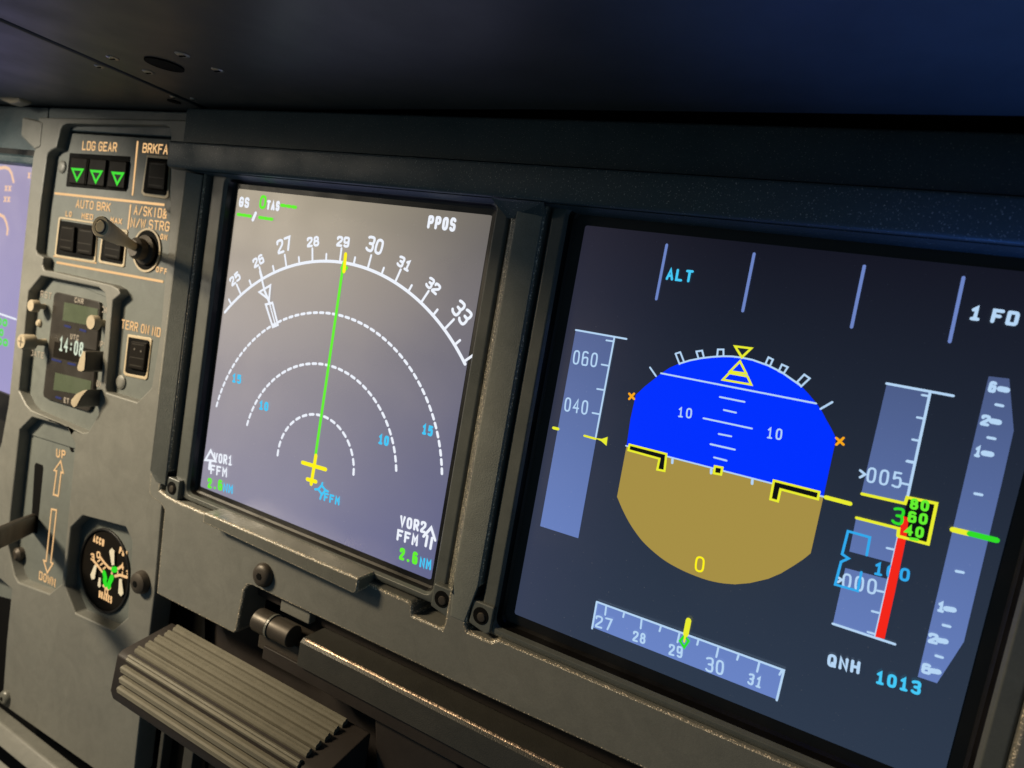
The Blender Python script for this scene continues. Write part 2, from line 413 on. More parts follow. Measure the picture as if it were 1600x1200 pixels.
M['cy'] = emit('symbol_cyan_deep', (.03, .40, .85), 1.0)
M['red'] = emit('symbol_red', (.90, .02, .01), 1.0)
M['or'] = emit('symbol_orange', (.95, .40, .01), 1.0)
M['sky'] = emit('attitude_sky_blue', (.0, .030, 1.0), 1.0)
M['gnd'] = emit('attitude_ground_ochre', (.38, .275, .06), 1.0)
M['blk'] = emit('symbol_black', (.004, .005, .006), 1.0)
M['nd'] = lcd('navigation_screen', (.108, .099, .090), (.41, .35, .24), (.26, .255, .40), .42, .80, (.115, .125, .27))  # warm upper glow also holds the room's reflection, painted into the emission
M['pfd'] = lcd('flight_screen', (.006, .006, .013), (.045, .04, .065), (.08, .085, .17), .15, .8, (.024, .038, .068))
M['tape'] = lcd('tape_fill', (.045, .060, .125), (.09, .11, .25), (.20, .31, .74), .1, .8, (.145, .235, .58))
M['lcdl'] = lcd('engine_screen', (.2, .18, .35), (.36, .30, .42), (.33, .32, .68), .3, .9, (.24, .22, .42))
glint_flecks(M['edge'], (.95, .80, .60), .60, .72, 1500)  # edge glints painted as bright specks in the colour
M['slope'] = paint('glint_post_edge', (.12, .12, .10), .34, 1.6, .9, gscale=2200); glint_flecks(M['slope'], (.95, .85, .66), .62, .70, 2100)  # sparkle on the post edge painted as bright specks
M['led'] = emit('clock_digit_white', (.72, .80, .62), .95)
M['blue'] = emit('tiny_blue_legend', (.06, .07, .22), .7)

# ================================================================== SETTING: dark cavity behind everything
b = MB(); b.add([(-5, .9, -3), (5, .9, -3), (5, .9, 2.4), (-5, .9, 2.4)], [(0, 1, 2, 3)])
tag(part('background_cavity', b, M['void']), 'unlit black space behind the instrument panels', 'background', kind='structure')

# ================================================================== GLARESHIELD
ZG = 1.30
gs = thing('glareshield', 'dark glareshield underside overhanging the whole instrument panel with small screws', 'glareshield', (0.8, -.5, ZG))
def gpt(px, py, z=ZG): p = UZ(px, py, z); return p
sA = gpt(290, 158); sB = gpt(0, 32)
dirs = (Vector(sB)-Vector(sA)); sB = Vector(sA)+dirs*1.75; gw = .010
yf = -1.25
b = MB()   # right leaf
ys = (sB[1])
b.add([], [])
def leaf(poly, name):
    m = MB(); n = len(poly)
    vs = [(x, y, ZG) for x, y in poly] + [(x, y, ZG+.12) for x, y in poly]
    m.add(vs, [tuple(range(n)), tuple(range(2*n-1, n-1, -1))] + [(i, (i+1) % n, (i+1) % n+n, i+n) for i in range(n)])
    return part(name, m, M['glare'], gs, bevel=.008)
leaf([(sA[0]+gw*1.4, .0), (.45, -.045), (1.1, -.085), (3.6, -.15), (3.6, yf), (sB[0]+gw*1.4, yf), (sB[0]+gw*1.4, sB[1])], 'underside_panel')
leaf([(-3.2, .02), (sA[0]-gw, .02), (sB[0]-gw, sB[1]), (sB[0]-.05, -.95), (-.30, -.93), (-1.25, -.21), (-3.2, -.17)], 'underside_panel')
b = MB(); b.sweepx([(.02, ZG+.03), (.6, ZG+.03), (.6, ZG+.3), (-1.2, ZG+.3), (-1.2, ZG+.122), (.02, ZG+.122)], -3.2, 3.6); part('glareshield_core', b, M['void'], gs)
for px, py, r in ((176, 90, .020), (232, 112, .020), (285, 85, .022), (155, 103, .016), (340, 109, .020), (302, 154, .012), (271, 151, .014)):
    p = gpt(px, py)
    b = MB(); b.lathe((p[0], p[1], ZG), [(r*.85, 0), (r*.85, .001), (r*.66, .0035), (r*.3, .004)], axis=(0, 0, -1), n=16)
    q = part('screw', b, M['steel'], gs, smooth=True)
    b = MB(); b.box((p[0], p[1], ZG-.0042), r*1.0, r*.22, .003); part('screw_slot', b, M['void'], q)
p = gpt(257, 100); b = MB()
b.lathe((p[0], p[1], ZG-.001), [(.050, 0), (.050, .003), (.044, .003)], axis=(0, 0, -1), n=32); part('access_hole', b, M['void'], gs)
p = gpt(272, 158); b = MB(); b.lathe((p[0], p[1], ZG-.001), [(.022, 0), (.022, .002)], axis=(0, 0, -1), n=20); part('access_hole', b, M['void'], gs)

# lamp bracket peeping out below the left end
p = U(15, 148, -.25); b = MB()
b.prism(UU([(-14, 132), (20, 134), (32, 140), (30, 158), (14, 162), (-14, 150)], -.09), -.09, -.04)
o = part('lamp_bracket', b, M['knob'], None, bevel=.012); tag(o, 'small beige bracket under the left end of the glareshield', 'bracket')

# ================================================================== HOOD over the displays
hd = thing('panel_hood', 'dark textured hood strip with stepped lip above the two displays', 'hood', (1.1, -.08, 1.18))
b = MB(); b.sweepx([(-.06, 1.283), (-.055, 1.292), (.10, 1.292), (.10, 1.10), (-.06, 1.10)], -.235, 3.4); part('upper_band', b, M['hood'], hd, bevel=.008)
b = MB(); b.sweepx([(-.055, 1.170), (-.100, 1.167), (-.105, 1.161), (-.105, 1.088), (-.099, 1.079), (-.062, 1.078)], -.238, 3.4)
part('lip', b, M['hood'], hd, bevel=.004)
b = MB(); b.sweepx([(-.086, 1.0765), (-.062, 1.0765), (.02, 1.070), (.02, 1.095), (-.06, 1.097)], -.17, 3.4); part('lip_underside', b, M['hood'], hd)
b = MB(); b.prism([(1.045, 1.077), (1.082, 1.035), (1.192, 1.050), (1.198, 1.077)], -.058, -.0556); b.v = [(x, y-(.04 if z > 1.06 else 0), z) for x, y, z in b.v]; part('corner_facet', b, M['hood'], hd)
# hood above and left of the centre panel
b = MB(); b.sweepx([(.0, 1.295), (.09, 1.295), (.09, 1.205), (.0, 1.205)], -1.18, -.25)
o = part('centre_hood', b, M['hood'], None, bevel=.006); tag(o, 'dark teal strip above the top bar of the centre panel frame', 'hood strip')
b = MB(); b.sweepx([(.0, 1.295), (.09, 1.295), (.09, 1.04), (.01, 1.04), (-.02, 1.055), (-.025, 1.08), (.0, 1.10)], -3.0, -1.185)
o = part('left_hood', b, M['hood'], None, bevel=.006); tag(o, 'dark teal hood strip over the lavender display at the left edge', 'hood strip')

# ================================================================== CENTRE PANEL FRAME
YF, YM = -.03, .006     # front of frame, front of recessed modules
cp = thing('centre_console', 'grey centre panel frame around gear indicators, clock, lever and gauge', 'panel', U(130, 700, YF))
k3 = crop(0, 400, 4); k4 = crop(0, 640, 3.3333); k2 = crop(0, 160, 4); g3 = crop(100, 790, 5.714)
outer = [(60, 183), (296, 187), (292, 300), (272, 600), (252, 800), (241, 930), (228, 1035), (208, 1215), (165, 1215), (3, 1101), (10, 1000), (18, 921), (0, 905), (-30, 893), (-20, 760), (2, 690), (13, 630), (35, 400), (49, 262), (51, 246), (57, 220)]
holeM = [(95, 202), (99, 196), (106, 193), (255, 195), (264, 199), (266, 215), (266, 300), (262, 400), (257, 440), (250, 520), (236, 606), (214, 628), (166, 613), (164, 606), (176, 470), (188, 460), (185, 451), (174, 445), (84, 424), (69, 422), (66, 414), (68, 402), (58, 396), (56, 388), (63, 320), (74, 240), (80, 234), (88, 231)]
holeC = [(64, 431), (153, 449), (163, 458), (166, 478), (153, 648), (137, 675), (129, 676), (48, 641), (40, 632), (29, 610), (44, 456)]
holeL = [(50, 652), (104, 668), (117, 694), (96, 912), (77, 928), (28, 910), (22, 900), (11, 850), (16, 800), (30, 672)]
holeG = [(129, 806), (196, 824), (206, 846), (199, 965), (176, 985), (117, 958), (101, 917), (110, 825)]
b = MB(); b.prism(UU(outer, YF), YF, .05, [UU(h, YF) for h in (holeM, holeC, holeL, holeG)])
part('frame', b, M['panel'], cp, bevel=.009, seg=3)
b = MB(); b.prism(UU([(34, 182), (48, 185), (66, 190), (62, 230), (53, 234), (31, 212)], -.034), -.034, .0); part('corner_bracket', b, M['panel'], cp, bevel=.01)
b = MB(); b.prism(UU([(-60, 150), (320, 150), (320, 1240), (-60, 1240)], .09), .09, .10); part('backing', b, M['void'], cp)
def screw(px, py, y, r, parent, mat='screw', hgt=.6, slot=True):
    p = U(px, py, y); bb = MB()
    bb.lathe(p, [(r, 0), (r, r*.15), (r*.86, r*hgt*.75), (r*.55, r*hgt), (r*.2, r*hgt)], n=24)
    q = part('screw', bb, M[mat], parent, smooth=True)
    if slot:
        bb = MB(); bb.lathe((p[0], y-r*hgt-.0006, p[2]), [(r*.30, 0), (r*.28, .0012)], n=6); part('screw_socket', bb, M['void'], q)
    return q
screw(223, 909, YF, .044, cp, 'metal', .7)
screw(10, 1089, YF, .032, cp, 'screw', .6)

# ---- landing gear module (recessed)
lg = thing('landing_gear_panel', 'grey backlit panel lettered LDG GEAR and AUTO BRK with push buttons', 'switch panel', U(170, 320, YM))
b = MB(); b.prism(UU([(104, 207), (285, 218), (285, 330), (262, 640), (160, 640), (176, 470), (84, 430), (60, 420), (60, 380), (80, 256), (102, 226)], YM), YM, .06)
part('faceplate', b, M['plate'], lg, bevel=.005)
b = MB(); b.prism(UU([(96, 188), (290, 192), (290, 225), (96, 214)], .055), .0551, .07); part('upper_strip', b, M['hood'], lg)
yl = YM-.0015
L = Words(lg, 'legend')
W1 = .0057
text(L, 'LDG GEAR', (128, 234.5), (182, 237.5), .036, W1, yl, .84)
text(L, 'BRKFAN', (222, 238.5), (270, 242.5), .036, W1, yl, .84)
text(L, 'AUTO BRK', (118, 324.5), (172, 331), .034, W1, yl, .84)
text(L, 'LO', (102, 338), (111.5, 339.5), .023, .0052, yl)
text(L, 'MED', (127, 341.5), (145, 344), .023, .0052, yl, .82)
text(L, 'MAX', (172, 348), (190, 351), .023, .0052, yl, .82)
text(L, 'A/SKID&', (208.5, 335.5), (260, 342), .036, W1, yl, .84)
text(L, 'N/W STRG', (203.5, 355), (264, 362), .036, W1, yl, .84)
text(L, 'ON', (250, 374), (260.5, 376), .022, .005, yl)
text(L, 'OFF', (243, 425), (261, 429.5), .022, .005, yl)
text(L, 'TERR ON ND', (189, 513), (250, 527.5), .036, W1, yl, .84)
for a, c in (((215, 222), (207, 304)), ((86, 302), (256, 320)), ((204, 321), (200, 357)), ((89, 410), (254, 440)), ((84, 400), (150, 411))):
    L = MB(); L.stroke(UU([a, c], yl), .0095 if a != (84, 400) else .006, yl); part('dividing_line', L, M['legend'], lg)
def frame_box(q, y, wd=.011, name='border', par=lg, mat='ring'):
    P = UU(q, y); n = len(P); c = Vector((sum(p[0] for p in P)/n, sum(p[1] for p in P)/n))
    inner = [tuple(Vector(p)+(c-Vector(p)).normalized()*wd*1.4) for p in P]
    m = MB(); m.prism(P, y, y+.012, [inner]); return part(name, m, M[mat], par, bevel=.003)
def well(q, y, par, name='button_well'):
    m = MB(); m.prism(UU(q, y), y, y+.004); return part(name, m, M['void'], par)
def button(q, y, par, name='push_button', dep=.012, seam=True, tri=None):
    P = UU(q, y-dep); m = MB(); m.prism(P, y-dep, y+.002)
    o = part(name, m, M['button'], par, bevel=.006, seg=2)
    if seam:
        a = Vector(P[0])*.42+Vector(P[3])*.58; c = Vector(P[1])*.42+Vector(P[2])*.58
        e1 = a*.92+c*.08; e2 = a*.08+c*.92
        m = MB(); m.stroke([e1, e2], .0035, y-dep-.0008); part('button_seam', m, M['line'], o)
        lo = [Vector(P[3])*.86+Vector(P[0])*.14, Vector(P[2])*.86+Vector(P[1])*.14]
        m = MB(); m.stroke([lo[0]*.85+lo[1]*.15, lo[0]*.15+lo[1]*.85], .004, y-dep-.0008); part('button_edge', m, M['line'], o)
        hi = [Vector(P[0])*.9+Vector(P[3])*.1, Vector(P[1])*.9+Vector(P[2])*.1]
        m = MB(); m.stroke([hi[0]*.85+hi[1]*.15, hi[0]*.15+hi[1]*.85], .004, y-dep-.0008); part('button_edge', m, M['line'], o)
    return o
well([(109, 239), (202.5, 244.5), (196, 299), (103, 291)], YM-.003, lg)
for q, c in ((((111, 245), (136, 247), (131, 289), (106, 286)), (121, 271.5)), (((140, 247), (166, 249), (161, 292), (135, 289.5)), (150.5, 274.5)), (((171, 250), (198, 252), (193, 295), (166, 292.5)), (184, 277.5))):
    o = button(q, YM-.003, lg, 'indicator_light', .010, seam=False)
    m = MB(); y = YM-.003-.0115
    P = UU([(c[0]-8.0, c[1]-7.5), (c[0]+8.2, c[1]-6.2), (c[0]-1, c[1]+10)], y)
    m.stroke(P, .0110, y, True); m.stroke([P[0], P[1]], .006, y-.0003)
    for p in P: m.stroke([p, p], .0112, y-.0002)
    part('green_triangle', m, M['g2'], o)
    m = MB(); P = UU([(c[0]-8.0, c[1]-7.5), (c[0]+8.2, c[1]-6.2), (c[0]-1, c[1]+10)], y+.0006); m.fill(P, y+.0006); part('triangle_centre', m, M['blk'], o)
frame_box([(229, 241), (266, 244), (263, 308), (258, 311), (224, 306), (220, 301)], YM-.004)
well([(230, 245.5), (264, 248), (258, 305), (223, 301)], YM-.0035, lg); button([(233, 251), (260, 253), (256, 298), (229, 294)], YM-.004, lg)
frame_box([(91, 340), (93, 338.5), (151, 347), (153, 350), (149, 409), (146, 411), (87, 401), (84.5, 398)], YM-.004)
well([(93, 344), (150, 353), (146, 406), (87, 397)], YM-.0035, lg)
button([(95, 351), (116, 354), (113, 394), (91, 390)], YM-.004, lg); button([(122, 355.5), (146, 359), (142.5, 399.5), (119, 395.5)], YM-.004, lg)
frame_box([(160, 354), (198, 359), (199, 362), (194, 416), (191, 418), (155, 411), (153, 407)], YM-.004)
well([(161, 358), (196, 364), (191, 413), (157, 406)], YM-.0035, lg); button([(164, 366), (190, 370), (186, 407), (161, 402)], YM-.004, lg)
frame_box([(199, 522), (234, 527.5), (237, 531), (230, 591), (227, 594), (195, 587), (192, 583)], YM-.004)
well([(200, 525.5), (232, 531), (226, 588), (196, 582)], YM-.0035, lg); o = button([(204, 532), (229, 536), (223.5, 580), (199, 575)], YM-.004, lg)
m = MB()
for q in ((210, 545.5), (220, 549)): m.stroke(UU([q, q], YM-.018), .009, YM-.018)
part('indicator_dot', m, M['knob_dark'], o)
screw(98, 261, YM, .026, lg, 'panel', .35, slot=False); screw(267, 321, YM, .028, lg, 'panel', .35, slot=False); screw(190, 597, YM, .028, lg, 'panel', .35, slot=False)
# toggle switch
c = U(229.5, 391, YM-.002); m = MB(); rr = .082; n = 40
ro = [(c[0]+(rr)*math.cos(2*math.pi*i/n), c[2]+rr*math.sin(2*math.pi*i/n)) for i in range(n)]
ri = [(c[0]+(rr-.008)*math.cos(2*math.pi*i/n), c[2]+(rr-.008)*math.sin(2*math.pi*i/n)) for i in range(n)]
m.prism(ro, YM-.005, YM+.004, [ri]); part('switch_ring', m, M['ring'], lg)
m = MB(); m.prism(ri, YM-.003, YM+.002); part('switch_well', m, M['void'], lg)
m = MB(); m.lathe((c[0], YM-.003, c[2]), [(.055, 0), (.055, .012), (.040, .02), (.040, .045), (.03, .055)], n=20); part('switch_bushing', m, M['metal'], lg, smooth=True)
tg = thing('toggle_switch', 'beige paddle toggle lever sticking out of the round anti-skid switch', 'switch', (c[0], YM, c[2]))
A = Vector((c[0], YM-.05, c[2]+.005)); T = Vector(U(157, 354, -.33))
def flat_rod(stations, name, mat, par, bev=.004, n=20):
    m = MB(); rings = []
    for (p, d, ru, rv) in stations:
        d = Vector(d).normalized(); u = d.cross(Vector((0, 0, 1))).normalized(); v = u.cross(d).normalized()
        rings.append([p+u*ru*math.cos(2*math.pi*i/n)+v*rv*math.sin(2*math.pi*i/n) for i in range(n)])
    nn = len(rings[0]); m.rings(rings); m.f.append(tuple(range(nn-1, -1, -1))); k = (len(rings)-1)*nn; m.f.append(tuple(k+i for i in range(nn)))
    return part(name, m, mat, par, smooth=True)
d = T-A
flat_rod([(A, d, .014, .015), (A+d*.25, d, .015, .018), (A+d*.50, d, .021, .026), (A+d*.75, d, .0235, .031), (A+d*.985, d, .025, .034), (T, d, .022, .031)], 'paddle', M['paddle'], tg)
q = T
flat_rod([(T-d.normalized()*.010, d, .0256, .0346), (T+d.normalized()*.001, d, .0225, .0315)], 'tip_rim', M['cream'], tg)
flat_rod([(T+d.normalized()*.0015, d, .016, .023), (T+d.normalized()*.0028, d, .015, .022)], 'tip_groove', M['knob_dark'], tg)
flat_rod([(T+d.normalized()*.0020, d, .0125, .0195), (T+d.normalized()*.0050, d, .011, .017)], 'tip_insert', M['cream'], tg)

# ---- clock
YC = .008
ck = thing('clock', 'digital cockpit clock reading 14:08 with ivory knobs in octagonal recess', 'clock', U(110, 550, YC))
b = MB(); b.prism(UU([(30, 418), (165, 445), (178, 480), (160, 690), (128, 705), (0, 665), (-12, 600), (8, 440)], YC), YC, .06); part('faceplate', b, M['plate'], ck, bevel=.004)
yb = YC-.012
face = k3((345, 230), (355, 226), (600, 282), (618, 290), (624, 310), (600, 600), (572, 930), (560, 960), (540, 972), (290, 892), (272, 880), (268, 860), (336, 245))
b = MB(); b.prism(UU(face, yb), yb, YC+.01); part('black_face', b, M['face'], ck, bevel=.003)
for q in (((402, 288), (612, 330), (606, 444), (390, 402)), ((342, 535), (600, 590), (592, 690), (330, 630)), ((345, 728), (572, 782), (560, 878), (332, 836))):
    y = yb-.0012; b = MB(); b.prism(UU(k3(*q), y), y, yb+.001); part('display_window', b, M['glasswin'] if q[0][0] != 342 else M['button'], ck)
y = yb-.0024
b = MB(); dd = k3((366, 590), (515, 634))
text(b, '14:08', dd[0], dd[1], .060, .0095, y, fill=.8); part('time_digit', b, M['led'], ck)
b = Words(ck, 'legend_dim')
for s, a, c2, h in (('CHR', (465, 290), (520, 302), .022), ('UTC', (438, 518), (490, 530), .022), ('ET', (398, 915), (430, 924), .022)):
    p = k3(a, c2); text(b, s, p[0], p[1], h, .0045, yb-.0014)
b = Words(ck, 'legend_dim'); yq = YC-.0015
for s, a, c2, h in (('RST', (252, 256), (320, 272), .028), ('CHR', (632, 352), (682, 366), .026), ('DATE', (190, 622), (272, 642), .026), ('GPS', (606, 566), (662, 578), .026), ('RUN', (580, 800), (634, 832), .026)):
    p = k3(a, c2); text(b, s, p[0], p[1], h, .0045, yq)
for a, c2 in (((405, 435), (440, 445)), ((500, 460), (535, 470)), ((325, 645), (380, 660)), ((425, 670), (470, 680)), ((350, 882), (380, 890))):
    p = k3(a, c2); b = MB(); b.stroke(UU(p, yb-.0014), .009, yb-.0014); part('marking', b, M['blue'], ck)
def knob(tip, root, r, name, lab=None, r2=None, stem=True):
    """tip: pixel centre of the round end face, root: pixel where the stem meets the plate"""
    Rt = Vector(U(*root, YC)); e = None
    # the knob stands square to the plate: find its length from where the tip appears
    best = None
    for i in range(400):
        yy = YC-.005-i*.001; q = Vector(U(*tip, yy)); dd = (q[0]-Rt[0])**2+(q[2]-Rt[2])**2
        if best is None or dd < best[0]: best = (dd, yy, q)
    T = Vector((best[2][0], best[1], best[2][2])); Rt = Vector((T[0], YC, T[2])); ln = YC-T[1]
    m = MB(); m.lathe((T[0], YC-ln*.45, T[2]), [(r*.75, 0), (r, r*.12), (r, ln*.55-r*.12), (r*.9, ln*.55), (r*.2, ln*.55)], n=28); q = part(name, m, M['knob'], ck, smooth=True)
    m = MB(); m.lathe((T[0], YC, T[2]), [(r*.5, 0), (r*.42, ln*.46)], n=16); part('knob_stem', m, M['knob'], q, smooth=True)
    return T, r, q
knob(k3((190, 310))[0], k3((280, 320))[0], .025, 'reset_knob')
T, r, q = knob(k3((130, 535))[0], k3((285, 540))[0], .031, 'set_knob')
m = MB(); m.stroke([(T[0]-.018, T[2]), (T[0]+.018, T[2])], .004, T[1]-.001); m.stroke([(T[0], T[2]-.018), (T[0], T[2]+.018)], .004, T[1]-.0012); part('knob_mark', m, M['knob_dark'], q)
knob(k3((565, 415))[0], k3((650, 412))[0], .029, 'chronometer_knob')
m = MB(); pc = U(*k3((250, 420))[0], YC); m.lathe(pc, [(.016, 0), (.016, .006), (.01, .012)], n=16); part('light_sensor', m, M['knob'], ck, smooth=True)
def selector(pf, pb, name):
    """bar-shaped selector: pf = pixel outline of its pale front end, pushed back to the plate"""
    F = [Vector(U(a, c_, YC-.095)) for a, c_ in pf]; n = len(F); m = MB()
    back = [Vector((p[0]+pb[0], YC, p[2]+pb[1])) for p in F]
    m.add(F+back, [tuple(range(n)), tuple(range(2*n-1, n-1, -1))]+[(i, (i+1) % n, (i+1) % n+n, i+n) for i in range(n)])
    q = part(name, m, M['knob_dark'], ck, bevel=.006)
    cc = sum(F, Vector())/n; m = MB(); m.add([cc+(p-cc)*.96+Vector((0, -.0015, 0)) for p in F], [tuple(range(n))])
    part('pointer_face', m, M['knob'], q)
selector(k3((524, 588), (536, 600), (536, 640), (528, 715), (510, 724), (490, 718), (484, 700), (500, 640)), (0, .0), 'mode_selector')
selector(k3((520, 840), (548, 834), (510, 880), (480, 938), (462, 948), (444, 925), (446, 900), (480, 860)), (.0, .0), 'elapsed_time_selector')

# ---- gear lever panel
YL = .014
gl = thing('gear_lever_unit', 'recessed grey plate with amber UP and DOWN arrows beside lever slot', 'lever panel', U(70, 780, YL))
b = MB(); b.prism(UU([(10, 630), (130, 655), (125, 700), (99, 920), (84, 955), (-10, 930), (-30, 850), (-12, 650)], YL), YL, .06); part('faceplate', b, M['plate'], gl, bevel=.004)
b = MB(); b.prism(UU([(54, 727), (56, 723), (66, 727), (67, 731), (57, 834), (48, 830)], YL-.002), YL-.002, YL+.01); part('lever_slot', b, M['void'], gl)
L = Words(gl, 'legend'); yl = YL-.0015
text(L, 'UP', (87.5, 714), (102, 717.5), .036, .0072, yl)
text(L, 'DOWN', (60.5, 905), (86, 918), .038, .0058, yl, fill=.78)
for q in (k4((278, 442), (303, 450), (318, 326), (329, 330), (316, 268), (282, 316), (295, 320)), k4((268, 518), (294, 524), (264, 795), (275, 802), (246, 850), (227, 786), (240, 790))):
    m = MB(); m.stroke(UU(q, yl), .0075, yl, True); part('arrow', m, M['legend'], gl)
b = MB(); b.lathe(U(34, 865, YL), [(.03, 0), (.03, .02), (.018, .03)], n=16); part('latch_stud', b, M['metal'], gl, smooth=True)
b = MB(); b.prism(UU([(106, 676), (109, 690), (115, 705), (111, 706), (106, 694), (104, 686)], YL-.003), YL-.003, YL); part('catch_slot', b, M['void'], gl)
gv = thing('gear_lever', 'dark grey landing gear lever arm reaching out of its slot', 'lever', U(58, 812, YL))
A = Vector(U(57, 815, YL+.03)); T = Vector(U(-32, 853, -.42)); d = T-A; m = MB(); rings = []
for t, h in ((0, .040), (.3, .042), (.7, .040), (1, .05)):
    p = A+d*t; rings.append([p+Vector((sx*.018, 0, sz*h)) for sx, sz in ((-1, -1), (1, -1), (1, 1), (-1, 1))])
m.rings(rings); m.f.append((3, 2, 1, 0)); m.f.append((12, 13, 14, 15)); part('arm', m, M['metal'], gv, bevel=.008)

# ---- brake pressure gauge
YG = .018
pg = thing('pressure_gauge', 'round black brake pressure gauge in octagonal plate with green scale arcs', 'gauge', U(165, 891, YG))
b = MB(); b.prism(UU([(118, 790), (220, 810), (225, 850), (215, 980), (178, 1005), (108, 975), (88, 925), (96, 815)], YG), YG, .07); part('faceplate', b, M['plate'], pg, bevel=.004)
cx, _, cz = U(164.5, 891.5, YG); RG = .171; n = 48
def circ(r, a=1.0): return [(cx+a*r*math.cos(2*math.pi*i/n), cz+r*math.sin(2*math.pi*i/n)) for i in range(n)]
b = MB(); b.prism(circ(RG, .95), YG-.008, YG+.006, [circ(RG-.010, .95)]); part('rim', b, M['black'], pg, bevel=.003)
b = MB(); b.prism(circ(RG-.009, .95), YG-.002, YG+.004); part('dial', b, M['button'], pg)
y = YG-.0035
L = Words(pg, 'legend')
for s, a, c2 in (('ACCU', (258, 322), (355, 368)), ('PSI', (487, 425), (560, 475)), ('BRAKES', (308, 818), (425, 878))):
    p = g3(a, c2); text(L, s, p[0], p[1], .030, .0078, y, fill=.8)
for s, a, c2 in (('3', (238, 488), (272, 496)), ('0', (290, 470), (325, 478)), ('4', (505, 575), (535, 580)), ('3', (552, 640), (580, 650)), ('0', (362, 800), (395, 806)), ('1', (415, 612), (438, 618))):
    p = g3(a, c2); text(L, s, p[0], p[1], .030, .0075, y, fill=1)
L = MB()
for q in (((320, 455), (360, 510), (400, 555), (450, 575), (490, 560), (520, 535)), ((262, 490), (305, 540), (340, 590)), ((455, 630), (500, 620), (560, 640)), ((350, 715), (395, 745), (412, 735))):
    p = g3(*q); L.stroke(UU(p, y-.0004), .011, y-.0004)
for q in (((300, 500), (320, 485)), ((325, 530), (345, 515)), ((350, 565), (370, 550)), ((480, 610), (480, 590)), ((520, 615), (522, 595))):
    p = g3(*q); L.stroke(UU(p, y-.0006), .007, y-.0006)
part('scale_arc', L, M['legend'], pg)
L = MB()
for q in (((358, 600), (370, 650)), ((362, 665), (370, 705)), ((428, 640), (410, 680)), ((405, 690), (400, 725)), ((438, 572), (462, 570))):
    p = g3(*q); L.stroke(UU(p, y-.0008), .024, y-.0008)
part('green_band', L, M['g2'], pg)
for q, w0, w1 in ((((435, 405), (445, 530)), .020, .010), (((262, 635), (290, 535)), .019, .009), (((515, 780), (512, 655)), .020, .010), (((322, 715), (328, 645)), .012, .007)):
    p = [Vector(v) for v in UU(g3(*q), y-.002)]; dd = (p[1]-p[0]).normalized(); nn = Vector((-dd[1], dd[0])); m = MB()
    m.prism([tuple(p[0]+nn*w0*.8), tuple(p[0]-dd*w0*.6), tuple(p[0]-nn*w0*.8), tuple(p[1]-nn*w1*.8), tuple(p[1]+nn*w1*.8)], y-.006, y-.003); part('needle', m, M['needle'], pg)

# ================================================================== ND / PFD PANEL PLATE
YP = -.055
rp = thing('right_panel', 'grey display panel with textured edges framing the two large displays', 'panel', U(900, 1050, YP))
H = 1.0465; PX0 = 1.2771
def rrect(x0, z0, x1, z1, r, n=4):
    P = []
    for cx_, cz_, a0 in ((x1-r, z0+r, -90), (x1-r, z1-r, 0), (x0+r, z1-r, 90), (x0+r, z0+r, 180)):
        for i in range(n+1):
            a = math.radians(a0+90*i/n); P.append((cx_+r*math.cos(a), cz_+r*math.sin(a)))
    return P
xl0 = U(262, 500, YP)[0]
pb = UU([(256, 796), (250, 786), (236, 778), (233, 768)], YP)
px = lambda a, c_: UU([(a, c_)], YP)[0]
outer = [px(288, 264), px(247, 600), px(232, 768), px(235, 777), px(250, 787), px(256, 797), px(250, 860), px(244, 928), px(364, 990), px(369, 988), px(381, 924), px(388, 915), px(396, 916), px(438, 937), px(700, 1062), px(1000, 1200)]
zb = px(1000, 1200)[1]
outer += [(3.4, zb+.01), (3.4, 1.10), (outer[0][0], 1.10)]
# opening for the left display (with lug notches), opening for the right display
yo = -.055
nx0 = px(274, 600)[0]
hole1 = [px(312, 275), px(275, 600), px(258, 752), px(272, 774), px(300, 786), px(656, 924), px(661, 936), px(659, 949), px(698, 968)]
zr = hole1[-1]; xr = px(737, 600)[0]
hole1 = [(-.105, 1.092), (-.109, .03), (-.140, .02), (-.140, -.045), (-.10, -.055), (-.03, -.058), (.97, -.058), (.985, -.066), (.992, -.094), (1.094, -.094), (1.098, -.08), (1.090, 1.03), (1.05, 1.092)]
hole2 = [(1.192, 1.084), (1.186, 1.06), (1.186, .060), (1.168, .050), (1.164, -.058), (1.174, -.072), (1.248, -.072), (1.262, -.060), (2.34, -.060), (2.36, -.05), (2.36, 1.084)]
b = MB(); b.prism(outer, YP, .06, [hole1, hole2]); part('plate', b, M['panel'], rp, bevel=.015, seg=3, edge=M['edge'])
b = MB(); b.add([(x, y, z) for z in (.02, 1.035) for x, y in ((1.079, -.034), (1.1145, -.071), (1.1145, -.05), (1.079, -.02))], [(0, 1, 2, 3), (7, 6, 5, 4), (0, 4, 5, 1), (1, 5, 6, 2), (2, 6, 7, 3), (3, 7, 4, 0)]); part('post_edge', b, M['slope'], rp)
yw = -.088
pk = [U(290, 266, yw), U(247, 600, yw), U(254, 752, yw)]; xk = (pk[0][0]+pk[1][0])/2
b = MB(); b.add([(x, y, z) for z, k in ((-.02, 0), (.03, 1), (1.072, 1)) for x, y in ((xk-.004, -.05), (xk, yw*k-.056*(1-k)), (xk+.008, (yw-.001)*k-.0565*(1-k)), (-.112, -.0570), (-.112, -.05))], [(0, 1, 2, 3, 4), (14, 13, 12, 11, 10)]+[(i+5*q, i+5+5*q, (i+1) % 5+5+5*q, (i+1) % 5+5*q) for i in range(5) for q in (0, 1)])
part('side_rail', b, M['railface'], rp, bevel=.004, edge=M['panel'])
